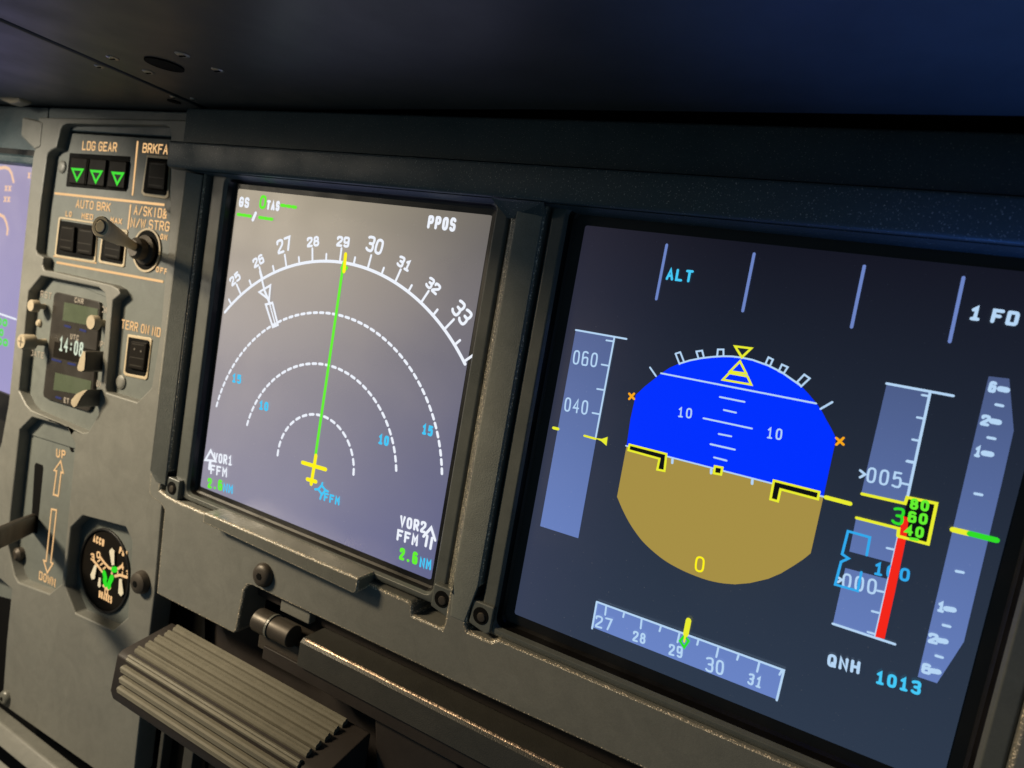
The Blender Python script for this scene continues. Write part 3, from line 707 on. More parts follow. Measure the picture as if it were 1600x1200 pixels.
b = MB(); b.add([(x, y, z) for z, k in ((-.05, 0), (.06, 1), (1.060, 1)) for x, y in ((1.112, -.05), (1.113, -.072*k-.056*(1-k)), (1.120, -.073*k-.0565*(1-k)), (1.160+.022*k, -.0568), (1.160+.022*k, -.05))], [(0, 1, 2, 3, 4), (14, 13, 12, 11, 10)]+[(i+5*q, i+5+5*q, (i+1) % 5+5+5*q, (i+1) % 5+5*q) for i in range(5) for q in (0, 1)])
part('post_face', b, M['railface'], rp, bevel=.003)
# finger shelf below the left display
sp = [px(318, 792), px(556, 900), px(572, 905), px(574, 912), px(562, 924), px(546, 926), px(312, 812)]
A, B_ = Vector(UU([(318, 799)], YP-.05)[0]), Vector(UU([(556, 903)], YP-.05)[0])
zt, x0s, x1s = (A[1]+B_[1])/2, A[0], B_[0]
b = MB(); b.prism([(x0s, zt-.038), (x1s, zt-.052), (x1s+.010, zt-.042), (x1s+.010, zt), (x0s, zt)], YP-.05, YP+.03); part('finger_shelf', b, M['shelf'], rp, bevel=.007, edge=M['edge'])
screw(413, 898, YP, .040, rp, 'metal', .55)
# cover behind plate (lower recess)
b = MB(); b.prism(UU([(250, 900), (1100, 1160), (1300, 1600), (220, 1500)], .12), .12, .14); part('lower_backing', b, M['brown'], rp)

# ================================================================== DISPLAY UNITS
def display(x0, label, nm, scr, m_, dp, right_lug, left_lug, zo=.066):
    t = thing('display_unit', label, 'display', (x0+.5, 0, H/2))
    x1 = x0+1
    def R_(o, y, r, ob=None): return [(x, y, z) for x, z in rrect(x0-o-(.022 if x0 < .5 and o > m_+.03 else 0), -(o if ob is None else ob), x1+o, H+o, r)]
    bz = MB()
    w0, w1 = (.085, .075)
    bz.rings([R_(m_, -dp, .022), R_(m_+.006, -dp-.012, .026), R_(m_+.040, -dp-.012, .03, m_+.016), R_(m_+.047, -dp-.006, .035, m_+.026), R_(m_+.049, .05, .04, m_+.03)])
    part('bezel', bz, M['bezel'], t, bevel=.004, seg=2)
    mk = MB(); mk.rings([R_(m_, -dp-.0005, .022), R_(m_-.004, -dp*.3, .02), R_(m_-.010, -.0012, .012), R_(.0, .001, .004)]); part('screen_surround', mk, M['mask'], t, smooth=False)
    for lx, lz, fl in [q for q in (left_lug, right_lug) if q]:
        lg_ = MB(); lg_.prism([(lx-.034, lz-.032), (lx+.024, lz-.046), (lx+.036, lz-.036), (lx+.036, lz+.036), (lx-.034, lz+.036)], YP+.004, .05)
        q = part('mounting_lug', lg_, M['bezel'], t, bevel=.006)
        h_ = MB(); h_.lathe((lx, YP+.0035, lz), [(.024, 0), (.023, .0012)], n=20); part('lug_hole', h_, M['void'], q)
        h_ = MB(); h_.lathe((lx+.003, YP+.0015, lz-.002), [(.013, 0), (.011, .003), (.004, .004)], n=16); part('lug_screw', h_, M['metal'], q, smooth=True)
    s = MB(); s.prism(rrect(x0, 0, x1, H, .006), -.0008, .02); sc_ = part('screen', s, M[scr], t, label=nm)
    return t, sc_
lug1 = UU([(689, 937)], YP)[0]; lug1b = UU([(267, 763)], YP)[0]; lug2 = UU([(750, 963)], YP)[0]
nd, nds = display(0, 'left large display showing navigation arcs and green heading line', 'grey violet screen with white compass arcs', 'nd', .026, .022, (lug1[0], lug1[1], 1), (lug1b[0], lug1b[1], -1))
pf, pfs = display(PX0, 'right large display showing blue and brown attitude ball', 'dark screen with attitude ball and tapes', 'pfd', .036, .030, None, (lug2[0], lug2[1], -1))
YS = -.0016
class Lay:
    """symbology on a screen: layers a hair in front of each other; each word, ring and line a part of its own"""
    JOIN = ('compass_tick', 'compass_number', 'speed_scale', 'altitude_scale', 'heading_scale', 'aircraft_symbol', 'vor_station', 'bearing_pointer', 'bank_pointer',
            'speed_index', 'altitude_window_edge', 'range_ring', 'pitch_line')
    def __init__(s, par): s.par = par; s.d = []; s.k = {}; s.tagk = ''
    def mb(s, name, mat):
        key = (name, mat, s.tagk if name in ('range_ring',) else '')
        if name in s.JOIN:
            for k_, b_, y_ in s.d:
                if k_ == key: return b_, y_
        s.k.setdefault((name, mat), len(s.k)+1); b_ = MB(); y_ = YS-s.k[(name, mat)]*.00018; s.d.append((key, b_, y_)); return b_, y_
    def line(s, name, mat, pts, wd, closed=False): b_, y_ = s.mb(name, mat); b_.stroke(UU(pts, y_), wd, y_, closed)
    def uline(s, name, mat, pts, wd, closed=False): b_, y_ = s.mb(name, mat); b_.stroke(pts, wd, y_, closed)
    def fill(s, name, mat, pts): b_, y_ = s.mb(name, mat); b_.fill(UU(pts, y_), y_)
    def text(s, name, mat, st, a, c_, h, wd, fill=.74): b_, y_ = s.mb(name, mat); text(b_, st, a, c_, h, wd, y_, fill)
    def flush(s):
        for k_, b_, y_ in s.d: part(k_[0], b_, M[k_[1]], s.par)
# ---- navigation display
n1 = crop(280, 260, 1/.325); n2 = crop(260, 560, 1/.3375); nf = crop(360, 300, 1/.075)
D = Lay(nds); ax, az, Rr, hdg = .5063, .2129, .6445, 29.142
def pol(h, r): a = math.radians((h-hdg)*10); return (ax+r*math.sin(a), az+r*math.cos(a))
def arc(h0, h1, r, n=40): return [pol(h0+(h1-h0)*i/n, r) for i in range(n+1)]
def hof(pt): v = UU([pt])[0]; return hdg+math.degrees(math.atan2(v[0]-ax, v[1]-az))/10
D.uline('compass_arc', 'w', arc(hof((352, 488)), hof((727, 569)), Rr, 60), .0095)
for k in range(49, 69):
    h = k/2
    if h < 24.4 or h > 34.1: continue
    ln = .042 if k % 2 == 0 else .022
    D.uline('compass_tick', 'w', [pol(h, Rr+.003), pol(h, Rr+ln)], .0075)
wd = .0085
for h, s, sz in ((25, '25', 0), (26, '26', 0), (27, '27', 1), (28, '28', 0), (29, '29', 0), (30, '30', 1), (31, '31', 0), (32, '32', 0), (33, '33', 1)):
    hh = .048 if sz else .034; w_ = .050 if sz else .038; r0 = Rr+(.050 if sz else .046)
    a = math.radians((h-hdg)*10); dx = Vector((math.cos(a), -math.sin(a))); up = Vector((math.sin(a), math.cos(a)))
    o = Vector((ax, az))+up*r0-dx*(w_+wd)/2
    b_, y_ = D.mb('compass_number', 'w')
    adv = (w_+wd)/1.8
    for i, ch in enumerate(s):
        for pts, sm, cl in FONT[ch]:
            p = chaikin(pts, cl) if sm else pts
            b_.stroke([o+dx*(i*adv*1.05+x/4*(adv*.74-.002)+wd/2)+up*(zz/6*(hh-wd)+wd/2) for x, zz in p], wd if sz else .0078, y_, cl)
for kk, n_d, e0, e1 in ((.25, 17, (433.8, 707), (552.5, 737)), (.5, 33, (386.6, 660), (617.8, 731)), (.75, 51, (339.7, 631.5), (688, 736))):
    h0, h1 = hof(e0), hof(e1); r = Rr*kk; D.tagk = str(kk)
    for i in range(n_d):
        c0 = h0+(h1-h0)*i/(n_d-1); hw = (h1-h0)/(n_d-1)*.27
        D.uline('range_ring', 'w', arc(c0-hw, c0+hw, r, 2), .0085)
D.uline('heading_line', 'g', [pol(hdg+.0, .03), pol(hdg, Rr)], .0105)
D.line('heading_diamond', 'g', n1((780, 488), (792, 470), (806, 488), (792, 506)), .008, True)
D.line('lubber_line', 'y', n1((800, 422), (792, 505)), .0125)
def airplane():
    D.line('aircraft_symbol', 'y', n2((692, 450), (670, 582)), .013)
    D.line('aircraft_symbol', 'y', n2((630, 482), (737, 514)), .013)
    D.line('aircraft_symbol', 'y', n2((652, 559), (692, 571)), .013)
airplane()
D.text('speed_text', 'w', 'GS', (372.5, 323), (388.5, 325), .034, .0085, .84)
D.text('speed_text', 'g', '0', (404, 326), (414.5, 327.5), .046, .0095, 1)
D.text('speed_text', 'w', 'TAS', (415.5, 327.5), (436, 330), .032, .0085, .84)
for k in range(3): D.line('speed_dash', 'g', [(439.5+8.6*k, 320.6+1.25*k), (445+8.6*k, 321.4+1.25*k)], .0105)
for k in range(3): D.line('speed_dash', 'g', [(371.5+7.6*k, 334.8+1.1*k), (376.5+7.6*k, 335.6+1.1*k)], .0105)
for k in range(3): D.line('speed_dash', 'g', [(405+7.6*k, 339.6+1.1*k), (410+7.6*k, 340.4+1.1*k)], .0105)
D.line('wind_slash', 'w', [(395, 343.5), (399.5, 333)], .012)
a = n1((1190, 298), (1325, 314)); D.text('mode_text', 'w', 'PPOS', a[0], a[1], .038, .0088, .82)
a = n2((218, 480), (303, 498)); D.text('vor_text', 'w', 'VOR1', a[0], a[1], .035, .0070, .82)
a = n2((203, 536), (280, 552)); D.text('vor_text', 'w', 'FFM', a[0], a[1], .035, .0070, .82)
a = n2((190, 600), (258, 613)); D.text('distance_text', 'g', '2.6', a[0], a[1], .037, .0088, .82)
a = n2((262, 617), (306, 629)); D.text('distance_unit', 'c', 'NM', a[0], a[1], .032, .0065, .84)
D.line('vor_arrow', 'w', n2((205, 426), (180, 470), (228, 476)), .009, True)
D.line('vor_arrow', 'w', n2((203, 478), (199, 510)), .013)
a = n2((1078, 778), (1200, 812)); D.text('vor_text', 'w', 'VOR2', a[0], a[1], .035, .0076, .82)
a = n2((1064, 842), (1162, 872)); D.text('vor_text', 'w', 'FFM', a[0], a[1], .035, .0076, .82)
a = n2((1076, 930), (1160, 957)); D.text('distance_text', 'g', '2.6', a[0], a[1], .037, .0088, .82)
a = n2((1170, 966), (1224, 982)); D.text('distance_unit', 'c', 'NM', a[0], a[1], .031, .0065, .84)
D.line('vor_arrow', 'w', n2((1190, 824), (1226, 784), (1244, 842)), .0085)
D.line('vor_arrow', 'w', n2((1208, 822), (1200, 868)), .0085); D.line('vor_arrow', 'w', n2((1230, 832), (1222, 880)), .0085)
for st, q in (('15', ((302, 110), (344, 119))), ('10', ((427, 236), (470, 246))), ('10', ((978, 395), (1027, 408))), ('15', ((1180, 350), (1230, 363)))):
    a = n2(*q); D.text('range_number', 'c', st, a[0], a[1], .031, .0076, .82)
D.line('vor_station', 'c', n2((703, 606), (719, 588), (736, 610), (720, 630)), .0075, True)
for q in (((719, 588), (722, 577)), ((703, 606), (688, 606)), ((736, 610), (748, 616)), ((718, 630), (712, 650))): D.line('vor_station', 'c', n2(*q), .0075)
a = n2((727, 660), (800, 682)); D.text('station_text', 'c', 'FFM', a[0], a[1], .028, .0064, .82)
D.line('bearing_pointer', 'w', n1((388, 505), (410, 595)), .0085)
D.line('bearing_pointer', 'w', n1((385, 604), (438, 572), (432, 640)), .008, True)
D.line('bearing_pointer', 'w', n1((410, 596), (434, 655)), .009)
D.line('bearing_pointer', 'w', n1((416, 664), (448, 656), (474, 762), (450, 772)), .008, True)
D.line('bearing_pointer', 'w', n1((436, 664), (462, 762)), .005)
D.flush()

# ---- primary flight display
c3 = crop(780, 300, 2.857); c4 = crop(780, 680, 1/.4332); c5 = crop(1200, 300, 1/.35); c6 = crop(1200, 700, 2.4)
D = Lay(pfs)
hzL, hzR = (979, 697), (1286.5, 776.5)
skyp = [hzL, (985, 655), (993.5, 617)] + c3((650, 868), (720, 812), (760, 785), (805, 765), (850, 751), (900, 741), (950, 735), (1000, 732), (1040, 733), (1080, 738), (1130, 748)) + c5((0, 772), (60, 802), (140, 858), (180, 900), (215, 942), (240, 978), (262, 1020), (282, 1055), (304, 1100)) + [hzR]
D.fill('attitude_sky', 'sky', skyp)
gndp = [hzL, hzR] + [(1266.7, 864.6), (1255, 874), (1240, 884), (1220, 896), (1200, 904.5), (1172, 911)] + chaikin(c4((850, 538), (800, 534), (750, 523), (700, 505), (650, 483), (600, 455), (560, 424), (520, 387), (495, 355), (470, 318), (445, 270), (425, 222)), False)
D.fill('attitude_ground', 'gnd', gndp)
sp = [(899.5, 515), (962, 528), (930, 684), (903.5, 841), (844, 822)]
D.fill('speed_tape', 'tape', [(899.5, 516), (960, 528), (903.5, 841), (844, 822)])
D.fill('altitude_tape', 'tape', [(1385.5, 600), (1453, 613), (1414.6, 786.7), (1345.8, 770.8)])
D.fill('altitude_tape', 'tape', c6((330, 265), (490, 303), (462, 430), (305, 388)))
D.fill('altitude_tape', 'tape', c6((290, 450), (450, 492), (400, 710), (243, 660)))
D.fill('vertical_speed_scale', 'tape', [(1544.8, 588), (1577, 591.6), (1584, 672.8), (1566, 752), (1506, 1003), (1464, 1067.5), (1434, 1057.5), (1494, 805)])
D.fill('heading_tape', 'tape', c4((352, 602), (1025, 848), (1000, 953), (337, 693)))
WL = .0042
D.line('horizon_line', 'wp', [(978, 696.5), (1290, 777)], .0036)
D.line('roll_arc', 'wp', c3((805, 766), (850, 752), (900, 742), (950, 736), (1000, 733), (1040, 734), (1080, 739), (1130, 749)) + c5((0, 774), (60, 804), (140, 860)), .0040)
for q in (((787, 722), (808, 715), (825, 758)), ((787, 722), (805, 768)), ((889, 741), (880, 712), (906, 708), (913, 736)), ((973, 731), (976, 703), (1001, 703), (1001, 730))): D.line('roll_mark', 'wp', c3(*q), .0040)
D.line('roll_mark', 'wp', c5((-12, 768), (2, 738), (22, 748), (8, 778)), .0040, True)
D.line('roll_mark', 'wp', c5((48, 800), (62, 770), (88, 782), (70, 810)), .0040, True)
D.line('roll_mark', 'wp', c5((130, 848), (162, 815), (186, 832), (148, 868)), .0040, True)
D.line('roll_mark', 'wp', c3((673, 783), (700, 822)), .0040); D.line('roll_mark', 'wp', c5((235, 968), (287, 938)), .0045)
D.line('pitch_line', 'wp', [c3((722, 809))[0], c5((215, 944))[0]], .0040)
for q in (((985, 915), (1095, 937)), ((1003, 973), (1057, 985)), ((912, 1010), (1128, 1056)), ((980, 1080), (1036, 1091)), ((943, 1126), (1050, 1150)), ((960, 1185), (1012, 1198))): D.line('pitch_line', 'wp', c3(*q), .0040)
for q in (((762, 32), (850, 52)), ((775, 80), (820, 92))): D.line('pitch_line', 'wp', c4(*q), .0040)
a = c3((795, 1004), (858, 1012)); D.text('pitch_number', 'wp', '10', a[0], a[1], .0245, .0036, .7)
D.text('pitch_number', 'wp', '10', (1197, 684.5), (1221, 688), .0255, .0036, .7)
D.line('bank_pointer', 'yl', c3((1053, 689), (1125, 698), (1083, 738)), .0055, True)
D.line('bank_pointer', 'yl', c3((1075, 756), (1103, 811), (1031, 800)), .0050, True)
D.line('bank_pointer', 'yl', c3((1027, 808), (1108, 823), (1125, 860), (998, 838)), .0050, True)
for q in (((580, 900), (602, 924)), ((602, 900), (580, 924))): D.line('limit_cross', 'or', c3(*q), .0055)
for q in (((305, 1098), (337, 1128)), ((337, 1098), (305, 1128))): D.line('limit_cross', 'or', c5(*q), .0050)
for q in ((625, 95), (765, 132), (913, 170)): D.line('horizon_tick', 'wp', c4((q[0], q[1]-8), (q[0]-1, q[1]+5)), .006)
lw = c4((470, 34), (603, 68), (596, 129), (570, 124), (578, 85), (466, 54)); rw = c6((22, 122), (192, 165), (187, 192), (47, 155), (37, 200), (9, 192)); cs = c4((778, 112), (805, 117), (800, 142), (774, 137))
for q in (lw, rw, cs): D.fill('aircraft_reference_fill', 'blk', q)
for q in (lw, rw, cs): D.line('aircraft_reference', 'yl', q, .0052, True)
D.line('altitude_pointer', 'yl', c6((217, 185), (308, 209)), .0090)
a = c4((703, 490), (737, 498)); D.text('radio_height', 'y', '0', a[0], a[1], .038, .0046, 1)
# speed tape
D.line('speed_scale', 'wp', c3((342, 616), (568, 656)), .0045)
D.line('speed_scale', 'wp', c3((514, 650), (431, 1095)), .0045)
for q in (((478, 662), (512, 667)), ((457, 770), (490, 776)), ((437, 879), (468, 884)), ((416, 986), (448, 992))): D.line('speed_scale', 'wp', c3(*q), .0042)
a = c3((326, 768), (434, 784)); D.text('speed_number', 'wp', '060', a[0], a[1], .0370, .0042, .74)
a = c3((288, 978), (392, 996)); D.text('speed_number', 'wp', '040', a[0], a[1], .0370, .0042, .74)
D.line('speed_index', 'yl', c3((242, 1053), (263, 1058)), .0075)
D.line('speed_index', 'yl', c3((380, 1088), (430, 1102)), .0055)
D.fill('speed_index', 'yl', c3((425, 1098), (458, 1102), (484, 1093), (479, 1133), (455, 1112)))
# flight mode separators
for q in (c3((748, 236), (701, 478)), c3((1138, 276), (1087, 531)), c5((430, 331), (373, 603)), c5((873, 382), (811, 668))): D.line('mode_separator', 'sep', q, .0066)
a = c3((742, 392), (860, 405)); D.text('mode_text', 'c', 'ALT', a[0], a[1], .029, .0058, .8)
a = c5((892, 570), (1215, 615)); D.text('mode_text', 'wp', '1 FD 2', a[0], a[1], .0285, .0068, .82)
# altitude tape
D.line('altitude_scale', 'wp', [c5((530, 855))[0], c5((827, 910))[0]], .0052)
D.line('altitude_scale', 'wp', [c5((725, 890))[0], c6((522, 190))[0]], .0052)
D.line('altitude_scale', 'wp', c6((489, 332), (403, 706)), .0052)
D.line('altitude_scale', 'wp', c6((243, 659), (476, 736)), .0052)
for q in (((688, 906), (716, 911)), ((666, 1006), (692, 1011)), ((645, 1105), (670, 1110)), ((622, 1200), (648, 1205))): D.line('altitude_scale', 'wp', c5(*q), .0045)
for q in (((520, 50), (547, 56)), ((502, 132), (528, 138)), ((446, 375), (472, 381)), ((410, 535), (437, 541)), ((390, 612), (414, 618)), ((374, 690), (398, 697))): D.line('altitude_scale', 'wp', c6(*q), .0045)
a = c6((366, 128), (497, 152)); D.text('altitude_number', 'wp', '005', a[0], a[1], .0335, .0044, .74)
D.line('altitude_number', 'wp', c6((346, 84), (364, 99), (345, 110)), .0050)
a = c6((275, 524), (404, 552)); D.text('altitude_number', 'wp', '000', a[0], a[1], .0335, .0044, .74)
D.line('altitude_number', 'wp', c6((262, 484), (276, 494), (262, 503)), .0050)
D.fill('altitude_window', 'blk', c6((525, 187), (630, 210), (600, 358), (490, 332)))
a = c6((393, 474), (528, 504)); D.text('target_altitude', 'cy', '100', a[0], a[1], .028, .0054, .76)
D.fill('ground_ribbon', 'red', c6((505, 254), (528, 262), (520, 330), (475, 545), (437, 716), (402, 708), (485, 340), (498, 290)))
D.line('target_altitude_box', 'cy', c6((370, 402), (382, 335), (300, 312), (278, 398), (302, 414), (274, 427), (252, 512), (336, 536), (350, 466)), .0052)
D.line('altitude_window_edge', 'yl', c6((352, 172), (514, 208), (522, 185), (632, 208), (600, 360), (487, 330)), .0062)
D.line('altitude_window_edge', 'yl', c6((332, 262), (490, 302), (487, 330)), .0062)
a = c6((460, 282), (504, 292)); D.text('altitude_digit', 'g2', '3', a[0], a[1], .036, .0056, 1)
for st, q in (('80', ((530, 229), (602, 240))), ('60', ((522, 277), (596, 290))), ('40', ((510, 327), (582, 340)))):
    a = c6(*q); D.text('altitude_digit', 'g', st, a[0], a[1], .0235, .0056, .80)
D.line('altitude_digit', 'g', c6((535, 340), (560, 344)), .006)
a = c6((220, 817), (342, 850)); D.text('pressure_text', 'wp', 'QNH', a[0], a[1], .0285, .0062, .80)
a = c6((400, 882), (570, 928)); D.text('pressure_value', 'c', '1013', a[0], a[1], .0285, .0060, .8)
# vertical speed
for st, q, fn, bx in (('6', ((978, 892), (1014, 899)), c5, ((1036, 873), (1066, 890))), ('2', ((944, 1040), (986, 1048)), c5, ((1000, 1017), (1030, 1034))), ('1', ((915, 1180), (946, 1187)), c5, ((964, 1160), (996, 1177))),
                      ('1', ((630, 612), (660, 620)), c6, ((668, 600), (696, 610))), ('2', ((598, 730), (636, 739)), c6, ((640, 719), (666, 728))), ('6', ((573, 843), (610, 853)), c6, ((613, 832), (639, 843)))):
    a = fn(*q); D.text('vertical_speed_number', 'wp', st, a[0], a[1], .0225, .0060, 1)
    a = fn(*bx); a = [(a[0][0], (a[0][1]+a[1][1])/2-1), (a[1][0], (a[0][1]+a[1][1])/2+1)]; D.line('vertical_speed_tick', 'wp', a, .0110)
for q, fn in ((((1018, 949), (1048, 955)), c5), (((982, 1096), (1013, 1102)), c5), (((776, 171), (802, 176)), c6), (((706, 462), (732, 467)), c6), (((657, 664), (682, 670)), c6), (((630, 779), (654, 786)), c6)): D.line('vertical_speed_tick', 'wp', fn(*q), .0055)
D.line('vertical_speed_needle', 'yl', c6((693, 306), (755, 321)), .0110)
D.line('vertical_speed_needle', 'g2', c6((757, 321), (857, 346)), .0110)
# heading tape
D.line('heading_scale', 'wp', c4((352, 601), (1027, 848), (1001, 956)), .0050); D.line('heading_scale', 'wp', c4((352, 601), (335, 697)), .0050)
for q in (((386, 615), (382, 648)), ((450, 643), (447, 656)), ((514, 662), (510, 697)), ((583, 690), (578, 707)), ((650, 715), (643, 747)), ((718, 740), (714, 756)), ((790, 768), (783, 800)), ((863, 794), (858, 810)), ((938, 820), (930, 853)), ((1019, 850), (1011, 864))): D.line('heading_scale', 'wp', c4(*q), .0046)
for st, q, h in (('27', ((345, 692), (406, 708)), .032), ('28', ((480, 742), (526, 755)), .027), ('29', ((610, 792), (660, 805)), .028), ('30', ((742, 850), (808, 868)), .035), ('31', ((893, 896), (943, 915)), .027)):
    a = c4(*q); D.text('heading_number', 'wp', st, a[0], a[1], h, .0048, .78)
D.line('track_diamond', 'g2', c4((652, 742), (668, 724), (683, 742), (667, 765)), .0060, True)
D.line('heading_bug', 'yl', c4((683, 668), (673, 718)), .0130)
D.line('heading_bug', 'yl', c4((671, 722), (667, 745)), .0045)
D.flush()

# ---- left (engine) display, only its right edge in view
xe = U(47, 400, 0)[0]; zt = U(10, 243, 0)[2]; zl = U(5, 612, 0)[2]
el = thing('display_unit', 'lavender engine display cut off at the left edge of the picture', 'display', (xe-.5, 0, (zt+zl)/2))
b = MB(); b.prism(rrect(xe-1.0, zl, xe+.03, zt, .02), 0, .02); els = part('screen', b, M['lcdl'], el)
b = MB(); b.prism(rrect(xe-1.2, zl-.12, xe+.05, zt+.03, .03), -.012, .01, [rrect(xe-1.0, zl, xe+.03, zt, .02)]); part('bezel', b, M['mask'], el, bevel=.004)
D = Lay(els)
M['peach'] = emit('symbol_peach', (.95, .62, .42), .95); M['gp'] = emit('symbol_pale_green', (.12, .82, .10), .9)
D.line('gauge_arc', 'peach', [(-12, 266), (0, 262.5), (8, 261.5), (14, 264), (18, 271), (21, 284)], .014)
D.line('gauge_arc', 'peach', [(-10, 336), (0, 335.5), (6, 339), (10, 348), (12, 358), (11, 366)], .014)
for a, c_2 in (((7, 299), (17, 299.5)), ((5.5, 316), (15.5, 316.5)), ((45, 260.5), (54, 261)), ((43, 279), (52, 279.5))): D.text('value_text', 'peach', 'XX', a, c_2, .027, .008, y if False else .8)
D.line('divider', 'w', [(-10, 487), (25, 499)], .008)
for a, c_2 in (((-14, 506), (11, 511)), ((-16, 522), (5, 526)), ((-14, 537), (12, 542))): D.text('value_text', 'gp', '000', a, c_2, .034, .011, .85)
D.flush()
b = MB(); b.prism(UU([(-40, 622), (11, 640), (8, 668), (2, 700), (-40, 690)], -.01), -.01, .03); part('lower_bezel', b, M['black'], el, bevel=.01)

# ================================================================== LOWER AREA
# rail with worn glinting edge, below the panel plate
e1 = U(470, 998, -.10); e2 = U(868, 1200, -.10)
zr_ = (e1[2]+e2[2])/2
rl = thing('table_rail', 'dark horizontal rail with a worn glinting upper edge below the panel', 'rail', (1.3, -.06, zr_))
x0r = e1[0]
b = MB(); b.sweepx([(-.088, zr_+.0), (-.100, zr_-.011), (-.100, zr_-.085), (-.09, zr_-.09), (.04, zr_-.09), (.04, zr_)], x0r, 3.4); part('rail_bar', b, M['rail'], rl)
b = MB(); b.sweepx([(-.0872, zr_+.0006), (-.0905, zr_-.0014), (-.0925, zr_-.0040), (-.090, zr_-.006), (-.087, zr_-.002)], x0r+.01, 3.4); part('worn_glint_edge', b, M['worn'], rl)  # bright copper strip laid along the worn edge to paint its glint
b = MB(); b.sweepx([(-.02, zr_+.12), (-.0, zr_+.001), (.05, zr_+.001), (.05, zr_+.12)], x0r-.3, 3.4); part('rail_channel', b, M['brown'], rl, bevel=.003)
b = MB(); b.sweepx([(-.085, zr_-.092), (-.085, zr_-.135), (-.05, zr_-.150), (.06, zr_-.150), (.06, zr_-.092)], x0r-.16, 3.4); part('rail_skirt', b, M['brown'], rl, bevel=.003)
# latch
lt = thing('latch', 'dark metal cylindrical latch hooked to the left end of the rail', 'latch', U(430, 975, -.10))
a = Vector(U(404, 967, -.085)); c_ = Vector((a[0]+.155, a[1], a[2]))
b = MB(); b.cyl(a, (a[0]+.062, a[1], a[2]), .037, n=28); part('latch_barrel', b, M['metal'], lt, bevel=.004)
b = MB(); b.cyl((a[0]+.062, a[1], a[2]), (a[0]+.070, a[1], a[2]), .0385, n=28); part('latch_ring', b, M['screw'], lt)
b = MB(); b.cyl((a[0]+.070, a[1], a[2]), c_, .035, n=28); part('latch_barrel', b, M['metal'], lt, bevel=.004)
b = MB(); b.prism([(a[0]+.03, a[2]+.02), (a[0]+.16, a[2]+.02), (a[0]+.16, a[2]+.08), (a[0]+.13, a[2]+.085), (a[0]+.03, a[2]+.085)], -.03, .03); part('latch_block', b, M['panel'], lt, bevel=.006)
b = MB(); b.prism([(a[0]-.0, a[2]-.10), (a[0]+.19, a[2]-.10), (a[0]+.19, a[2]-.03), (a[0], a[2]-.03)], -.075, .03); part('latch_body', b, M['metal'], lt, bevel=.006)

# footrest
Xl = .04; Xr = U(575, 1128, -.05)[0]
ft = thing('footrest', 'ribbed grey rubber footrest pad in a dark tray', 'footrest', (.4, -.15, -.55))
prof_o = [(-.052, -.500), (-.056, -.488), (-.235, -.520), (-.252, -.532), (-.262, -.655), (-.250, -.690), (-.06, -.72), (-.052, -.70)]
b = MB(); b.sweepx([(y_, z_) for y_, z_ in prof_o], Xl-.028, Xr+.02); part('tray', b, M['brown'], ft, bevel=.006)
path = [Vector(p) for p in ((-.062, -.482), (-.205, -.508), (-.232, -.516), (-.249, -.532), (-.258, -.556), (-.263, -.645))]
def along(s):
    L_ = [(path[i+1]-path[i]).length for i in range(len(path)-1)]; s *= sum(L_)
    for i, l in enumerate(L_):
        if s <= l or i == len(L_)-1:
            t = (path[i+1]-path[i]).normalized(); return path[i]+t*s, t
        s -= l
NR = 9
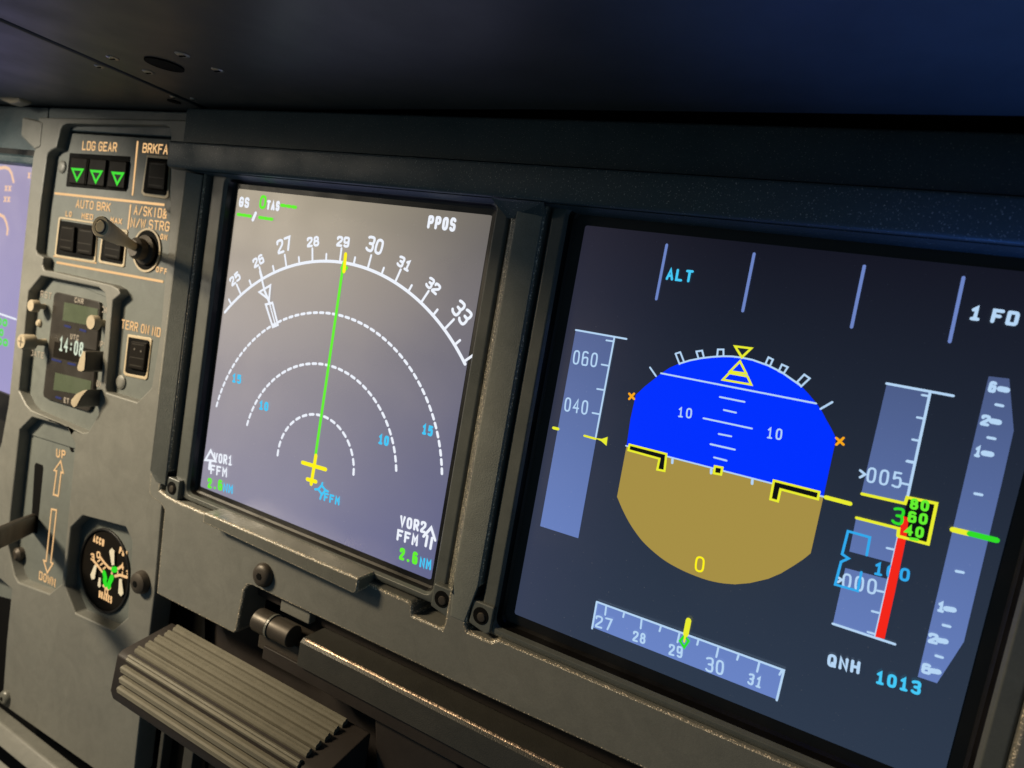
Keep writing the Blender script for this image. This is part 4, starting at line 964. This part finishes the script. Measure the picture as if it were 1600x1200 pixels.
for i in range(NR):
    p, t = along((i+.5)/NR); nrm = Vector((t[1], -t[0]))
    hw = .0128
    pr = [p-t*hw-nrm*.016, p-t*hw*.90+nrm*.007, p-t*hw*.60+nrm*.013, p-t*hw*.15+nrm*.013, p-t*hw*.02+nrm*.0085, p+t*hw*.12+nrm*.0095, p+t*hw*.62+nrm*.0095, p+t*hw*.92+nrm*.003, p+t*hw-nrm*.016]
    b = MB(); b.sweepx([tuple(q) for q in pr], Xl+.022+.003*(i % 2), Xr-.06-.012*(i/NR)); part('rib', b, M['rub'], ft)
b = MB(); b.sweepx([(-.06, -.492), (-.225, -.527), (-.245, -.55), (-.252, -.64), (-.06, -.64)], Xl+.02, Xr-.07); part('pad_base', b, M['black'], ft)
# structure round the footrest
b = MB()
for x_, w_ in ((-.02, .02), (.11, .05)): b.prism([(x_, -1.5), (x_+w_, -1.5), (x_+w_, -.62), (x_, -.62)], -.02, .02)
o = part('support_strip', b, M['rail'], None, bevel=.004); tag(o, 'thin dark upright strips under the footrest beside the centre panel', 'strip')
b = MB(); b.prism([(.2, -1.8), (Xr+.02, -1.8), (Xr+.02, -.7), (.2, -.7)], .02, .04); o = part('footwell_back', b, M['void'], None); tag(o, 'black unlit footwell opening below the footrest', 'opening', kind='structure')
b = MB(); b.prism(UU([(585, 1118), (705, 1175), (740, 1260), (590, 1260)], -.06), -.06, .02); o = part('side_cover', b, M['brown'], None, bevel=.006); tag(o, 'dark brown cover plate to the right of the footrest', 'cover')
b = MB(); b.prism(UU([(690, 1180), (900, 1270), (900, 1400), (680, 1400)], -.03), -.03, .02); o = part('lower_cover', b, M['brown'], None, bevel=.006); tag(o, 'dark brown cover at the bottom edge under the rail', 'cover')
# pedestal ledge at the bottom left corner
q1 = U(0, 1104, -.05); q2 = U(0, 1128, -.10); q3 = U(0, 1168, -.14)
b = MB(); b.sweepx([(-.04, q1[2]-.012), (-.10, q2[2]+.0), (-.108, q2[2]-.008), (-.14, q3[2]), (-.02, q3[2]-.02)], -2.0, .05)
o = part('pedestal_ledge', b, M['panel'], None, bevel=.008, seg=3); tag(o, 'grey brown sloping ledge across the bottom left corner', 'ledge')
q4 = U(0, 1186, -.16)
b = MB(); b.sweepx([(-.16, q4[2]), (-.30, q4[2]-.06), (-.30, q4[2]-.2), (-.1, q4[2]-.2)], -2.0, .0)
o = part('pedestal', b, M['panel'], None, bevel=.006); tag(o, 'grey pedestal surface in the extreme bottom left corner', 'pedestal')
for o in bpy.data.objects:
    if '_at' in o: del o['_at']
